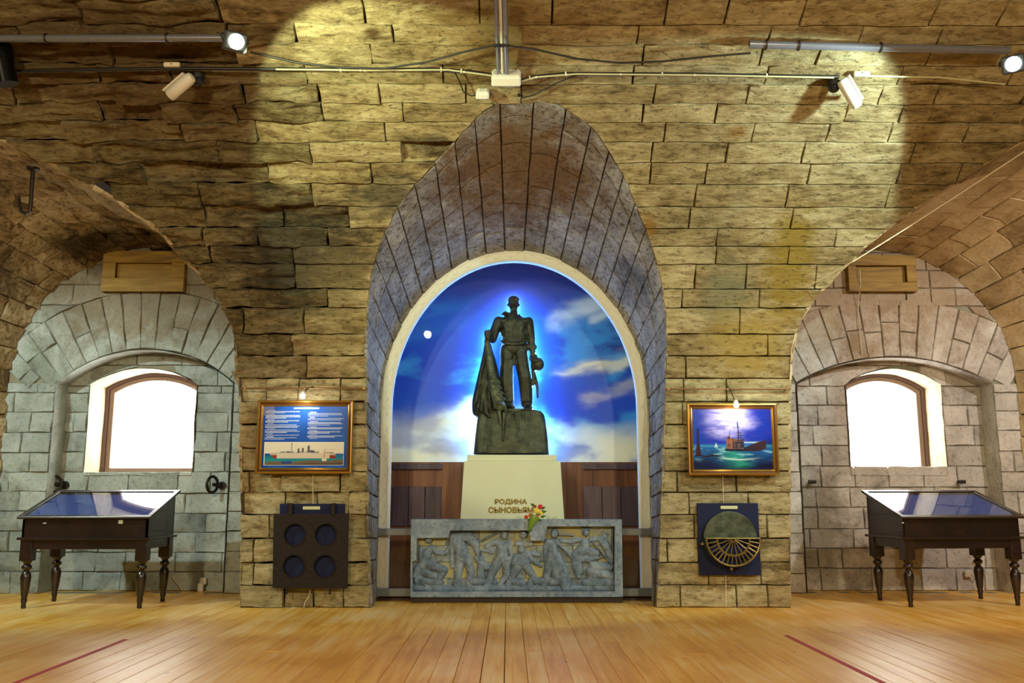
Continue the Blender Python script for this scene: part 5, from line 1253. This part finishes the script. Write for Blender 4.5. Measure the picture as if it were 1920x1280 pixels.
# hook in the left bay vault
c = at(50, 350, 8.75); root = empty('ceiling_hook', c, 'black iron hook hanging from the left bay vault', 'hook'); of = root.location
hp = [at(a, b2, 8.72) for a, b2 in ((62, 318), (60, 345), (58, 380), (56, 396), (48, 401), (40, 396), (37, 384), (36, 368))]
MB().tube(hp, [.02, .021, .02, .019, .018, .017, .015, .010], 8).build('shank', M_IRON, root, of, True); p = hp[0]; MB().lathe([(.06, .02), (.06, .0), (.02, -.02)], tuple(p), 12).build('plate', M_IRON, root, of)
# sockets
def socket(px, py, label, cable=None):
    p = at(px, py, YR-.04); root = empty('wall_socket', p, label, 'socket', 'white sockets low on the end walls'); of = root.location
    MB().box(p.x-.04, p.x+.04, p.y-.02, p.y+.02, p.z-.04, p.z+.04, .008).build('plate', M_WHITE, root, of); MB().lathe([(.022, -.024), (.026, -.02), (.026, 0)], tuple(p), 14, 'Y').build('inlet', M_CORD, root, of)
    return p
p = socket(381, 1089, 'white wall socket low on the left end wall beside the display case'); q = at(376, 1101, YR-.08)
ad = empty('plug_adapter', q, 'white plug adapter hanging under the left wall socket', 'plug'); MB().box(-.035, .035, -.02, .02, -.05, .05, .01).build('adapter_body', M_WHITE, ad); MB().tube([(0, 0, .05), (.01, .02, .08)], .006, 6).build('adapter_lead', M_WHITE, ad)
p = socket(1815, 1075, 'white wall socket low on the right end wall behind the display case')
wire('power_cord', [at(1820, 1076, YR-.06), at(1832, 1082, YR-.09), at(1837, 1070, YR-.09), at(1838, 1050, YR-.09), at(1832, 1042, YR-.10), at(1842, 1036, YR-.2)], .007, M_CORD, 'cream power cord rising from the right wall socket')
wire('power_cord', [at(376, 1106, YR-.08), at(380, 1112, YR-.1), at(392, 1113, YR-.15), at(400, 1116, YR-.2), at(408, 1112, YR-.12)], .006, M_CORD, 'cream cord lying on the floor below the left socket')
wire('power_cord', [at(322, 1080, YR-.05), at(332, 1092, YR-.05), at(342, 1105, YR-.06)], .005, M_CORD, 'cream wire on the left end wall behind the display case')
wire('surface_wire', [FP(1512, 536, .03), at(1600, 490, 8.75), at(1700, 428, 8.6), at(1800, 363, 8.45), at(1922, 283, 8.3)], .006, M_CORD, 'thin pale wire running along the edge of the right bay vault')

# ------------------------------------------------------------------ ceiling services
M_PIPE = simple('grey_conduit', '#7a7c88', 0.25, metal=0.4, var=0.1)
def cpts(l, up=.06): return [FP(a, b2, up) for a, b2 in l]
def fine(l, n=8):
    r = []
    for (a, b2), (c_, d) in zip(l, l[1:]): r += [(a+(c_-a)*i/n, b2+(d-b2)*i/n) for i in range(n)]
    return r+[l[-1]]
def pipe(l, r, mat, label, name='conduit', up=.10, ties=()):
    pts = cpts(fine(l), up)
    pts = [pts[0].lerp(pts[-1], i/(len(pts)-1))*0.75+p*0.25 for i, p in enumerate(pts)] if name == 'conduit' else pts
    root = empty(name, pts[0], label, 'pipe' if name == 'conduit' else 'cable'); of = root.location
    MB().tube(pts, r, 10).build('tube', mat, root, of, True)
    for t in ties:
        i = min(len(pts)-2, int(t*(len(pts)-1))); p = pts[i]; d = (pts[i+1]-p).normalized()
        MB().tube([p-d*.006, p+d*.006], r*1.35, 10).build('tie', M_BLACK if mat is M_PIPE else M_WHITE, root, of)
    return root
pipe([(-20, 57), (430, 56)], .032, M_PIPE, 'grey conduit pipe along the vault ending at the left floodlight', ties=(.05, .28, .83))
pipe([(1402, 68), (1650, 74), (1885, 80)], .034, M_PIPE, 'grey conduit pipe along the vault towards the right floodlight', ties=(.1, .2, .5))
M_YG = simple('pale_cable', '#b7b38a', 0.4, var=0.1)
pipe([(-10, 126), (120, 123), (330, 120), (640, 122), (820, 122), (880, 126), (922, 133)], .016, M_BLACK, 'black cable running along the vault from the left edge to the junction box', 'cable_run', .06, (.5, .55, .7, .8))
pipe([(520, 118), (700, 120), (840, 119), (922, 130)], .008, M_YG, 'thin pale cable above the black one left of the junction box', 'cable_run', .085, (.3, .8))
pipe([(976, 143), (1000, 136), (1060, 130), (1300, 131), (1570, 136)], .016, M_BLACK, 'black cable running from the junction box to the right camera', 'cable_run', .06, (.2, .5, .7, .9))
pipe([(978, 141), (1005, 133), (1080, 127), (1300, 129), (1560, 134)], .008, M_YG, 'thin pale cable above the black one right of the junction box', 'cable_run', .085, (.25, .45, .62, .75))
pipe([(1600, 134), (1760, 137), (1880, 150)], .008, M_YG, 'thin pale cable from the right camera towards the right floodlight', 'cable_run', .06)
pipe([(475, 72), (560, 92), (640, 102), (720, 104), (800, 92), (870, 72), (935, 57), (1000, 66), (1080, 85), (1160, 93), (1240, 90), (1330, 80), (1402, 74)], .009, M_BLACK, 'long black cable sagging in waves between the two conduits', 'sagging_cable', .17)
pipe([(850, 120), (862, 145), (870, 165), (884, 172), (897, 170)], .006, M_BLACK, 'thin black lead looping down to the small white junction box', 'cable_run', .06)
pipe([(1090, 130), (1040, 150), (1000, 172), (975, 178)], .006, M_BLACK, 'thin black lead dropping from the right cable below the junction box', 'cable_run', .05)
# bundle of conduits coming down the crown
top = FP(936, -30, .12); bot = FP(941, 124, .10)
root = empty('conduit_bundle', bot, 'bundle of three upright grey conduits running over the crown to the junction box', 'pipe'); of = root.location
for dx, r, m in ((-.03, .016, M_PIPE), (.008, .013, M_WHITE), (.042, .022, M_PIPE)): MB().tube([top+Vector((dx, 0, 0)), top.lerp(bot, .5)+Vector((dx, 0, .01)), bot+Vector((dx, 0, .01))], r, 8).build('tube', m, root, of, True)
MB().box(-.06, .075, -.012, .012, -.012, .012, .003).xf(Matrix.Translation(top.lerp(bot, .62))).build('tie', M_BLACK, root, of)
def jbox(px, py, w_, h_, label, d=.09):
    p = FP(px, py, .07); root = empty('junction_box', p, label, 'junction box', 'junction boxes at the vault crown'); root.rotation_euler = (radians(-40), 0, 0)
    MB().box(-w_/2, w_/2, -d/2, d/2, -h_/2, h_/2, .012).build('housing', M_WHITE, root); MB().box(-w_/2+.01, w_/2-.01, -d/2-.012, -d/2+.001, -h_/2+.01, h_/2-.01, .006).build('cover', M_WHITE, root)
    for sx in (-1, 1):
        for sz in (-1, 1): MB().lathe([(.008, -.004), (.008, .004)], (sx*(w_/2-.03), -d/2-.014, sz*(h_/2-.03)), 8, 'Y').build('screw', M_CORD, root)
    MB().lathe([(.02, 0), (.02, .03), (.014, .035)], (-w_/2-.0, 0, 0), 10, 'X').build('gland', M_WHITE, root)
jbox(949, 137, .26, .17, 'large white junction box where the cables meet at the vault crown')
jbox(905, 168, .12, .10, 'small white junction box just left below the large one', .06)
p = FP(973, 176, .03); rt = empty('bare_bulb', p, 'tiny bare bulb below the large junction box', 'bulb'); MB().ball((0, 0, -.02), .022, 7).build('glass_bulb', M_CGLASS, rt, None, True); MB().tube([(0, .0, 0), (0, .02, .03)], .012, 8).build('bulb_base', M_BLACK, rt)
# floodlights
M_HOUS = simple('grey_lamp_housing', '#4a5054', 0.4, metal=0.4)
def flood(loc, direc, power_col, label):
    root = empty('floodlight', loc, label, 'floodlight', 'floodlights on the vault conduits'); q = Vector(direc).to_track_quat('-Y', 'Z'); root.rotation_euler = q.to_euler()
    MB().box(-.085, .085, 0, .07, -.07, .07, .014).build('housing', M_HOUS, root); MB().lathe([(.052, .001), (.056, -.006), (.03, -.012)], n=20, axis='Y').build('lens', emit_mat('led_lens', power_col, 30), root)
    for k_ in range(5): MB().box(-.08, .08, .071, .09, -.062+k_*.028, -.056+k_*.028, .001).build('cooling_fin', M_HOUS, root)
    MB().tube([(-.095, .03, 0), (-.1, .08, .03), (-.06, .13, .06), (.06, .13, .06), (.1, .08, .03), (.095, .03, 0)], .008, 6).build('bracket', M_HOUS, root)
flood(LAMP_L, (.45, -.75, -.35), (.9, 1, .75), 'blazing greenish floodlight on the vault at upper left')
flood(LAMP_R, (-.5, -.75, -.35), (.75, 1, 1), 'blazing bluish floodlight on the vault at the right frame edge')
# black spotlight at the left frame edge
c = FP(12, 95, .14); rt = empty('spotlight', c, 'black cylindrical spotlight cut by the left frame edge', 'spotlight'); rt.rotation_euler = (radians(10), radians(-12), 0)
M_BLKM = simple('black_metal', '#15161a', 0.25, metal=0.6)
MB().lathe([(.02, .20), (.09, .19), (.105, .16), (.105, .02), (.10, -.04), (.095, -.20), (.09, -.20)], n=24).build('barrel', M_BLKM, rt, None, True); MB().lathe([(.112, .0), (.112, .02)], n=24).build('collar', M_BLKM, rt, None, True)
MB().lathe([(.085, -.198), (.085, -.19)], n=24).build('lens', simple('teal_lens', '#2e6a70', 0.1), rt); MB().tube([(0, 0, .2), (0, .02, .28)], .02, 8).build('mount', M_BLKM, rt)
# security cameras with a dark dome beside each
def seccam(px, py, w2, ang, dome, label, lab2, plate=None):
    p = FP(px, py, .22); rt = empty('security_camera', p, label, 'camera', 'white security cameras on the vault'); rt.rotation_euler = (radians(8), ang, radians(15 if ang > 0 else -20))
    MB().lathe([(.03, -.14), (.045, -.14), (.052, -.12), (.052, .10), (.045, .13), (.03, .14)], n=18, axis='X').build('body', M_WHITE, rt, None, True); MB().box(-.15, .10, -.058, .058, .045, .06, .006).build('sunshield', M_WHITE, rt)
    MB().lathe([(.034, -.146), (.034, -.138)], n=16, axis='X').build('lens', M_BLKM, rt); MB().tube([(.02, 0, .05), (.04, .05, .10), (.03, .12, .12)], .016, 8).build('wall_arm', M_WHITE, rt, None, True)
    c = FP(*dome, .10); d = empty('camera_dome', c, lab2, 'dome', 'dark domes beside the cameras'); MB().ball((0, 0, 0), .052, 9).build('dome', simple('smoked_dome', '#1c2230', 0.08), d, None, True); MB().lathe([(.055, .01), (.058, .05), (.03, .07)], n=16).build('collar', M_BLACK, d, None, True)
seccam(349, 131, 0, radians(-32), (375, 137), 'white tube security camera at upper left under the vault', 'dark glass dome beside the left security camera')
seccam(1584, 146, 0, radians(58), (1559, 150), 'white tilted security camera at upper right under the vault', 'dark glass dome beside the right security camera')
for (a, b2, lab) in ((325, 113, 'white cable clip plate beside the left camera'), (1613, 130, 'white cable clip plate beside the right camera')):
    p = FP(a, b2, .06); rt = empty('clip_plate', p, lab, 'bracket'); MB().box(-.07, .07, -.015, .015, -.02, .02, .005).build('plate', M_CORD, rt); MB().lathe([(.006, -.02), (.006, 0)], (0, 0, 0), 8, 'Y').build('screw', M_BLACK, rt)
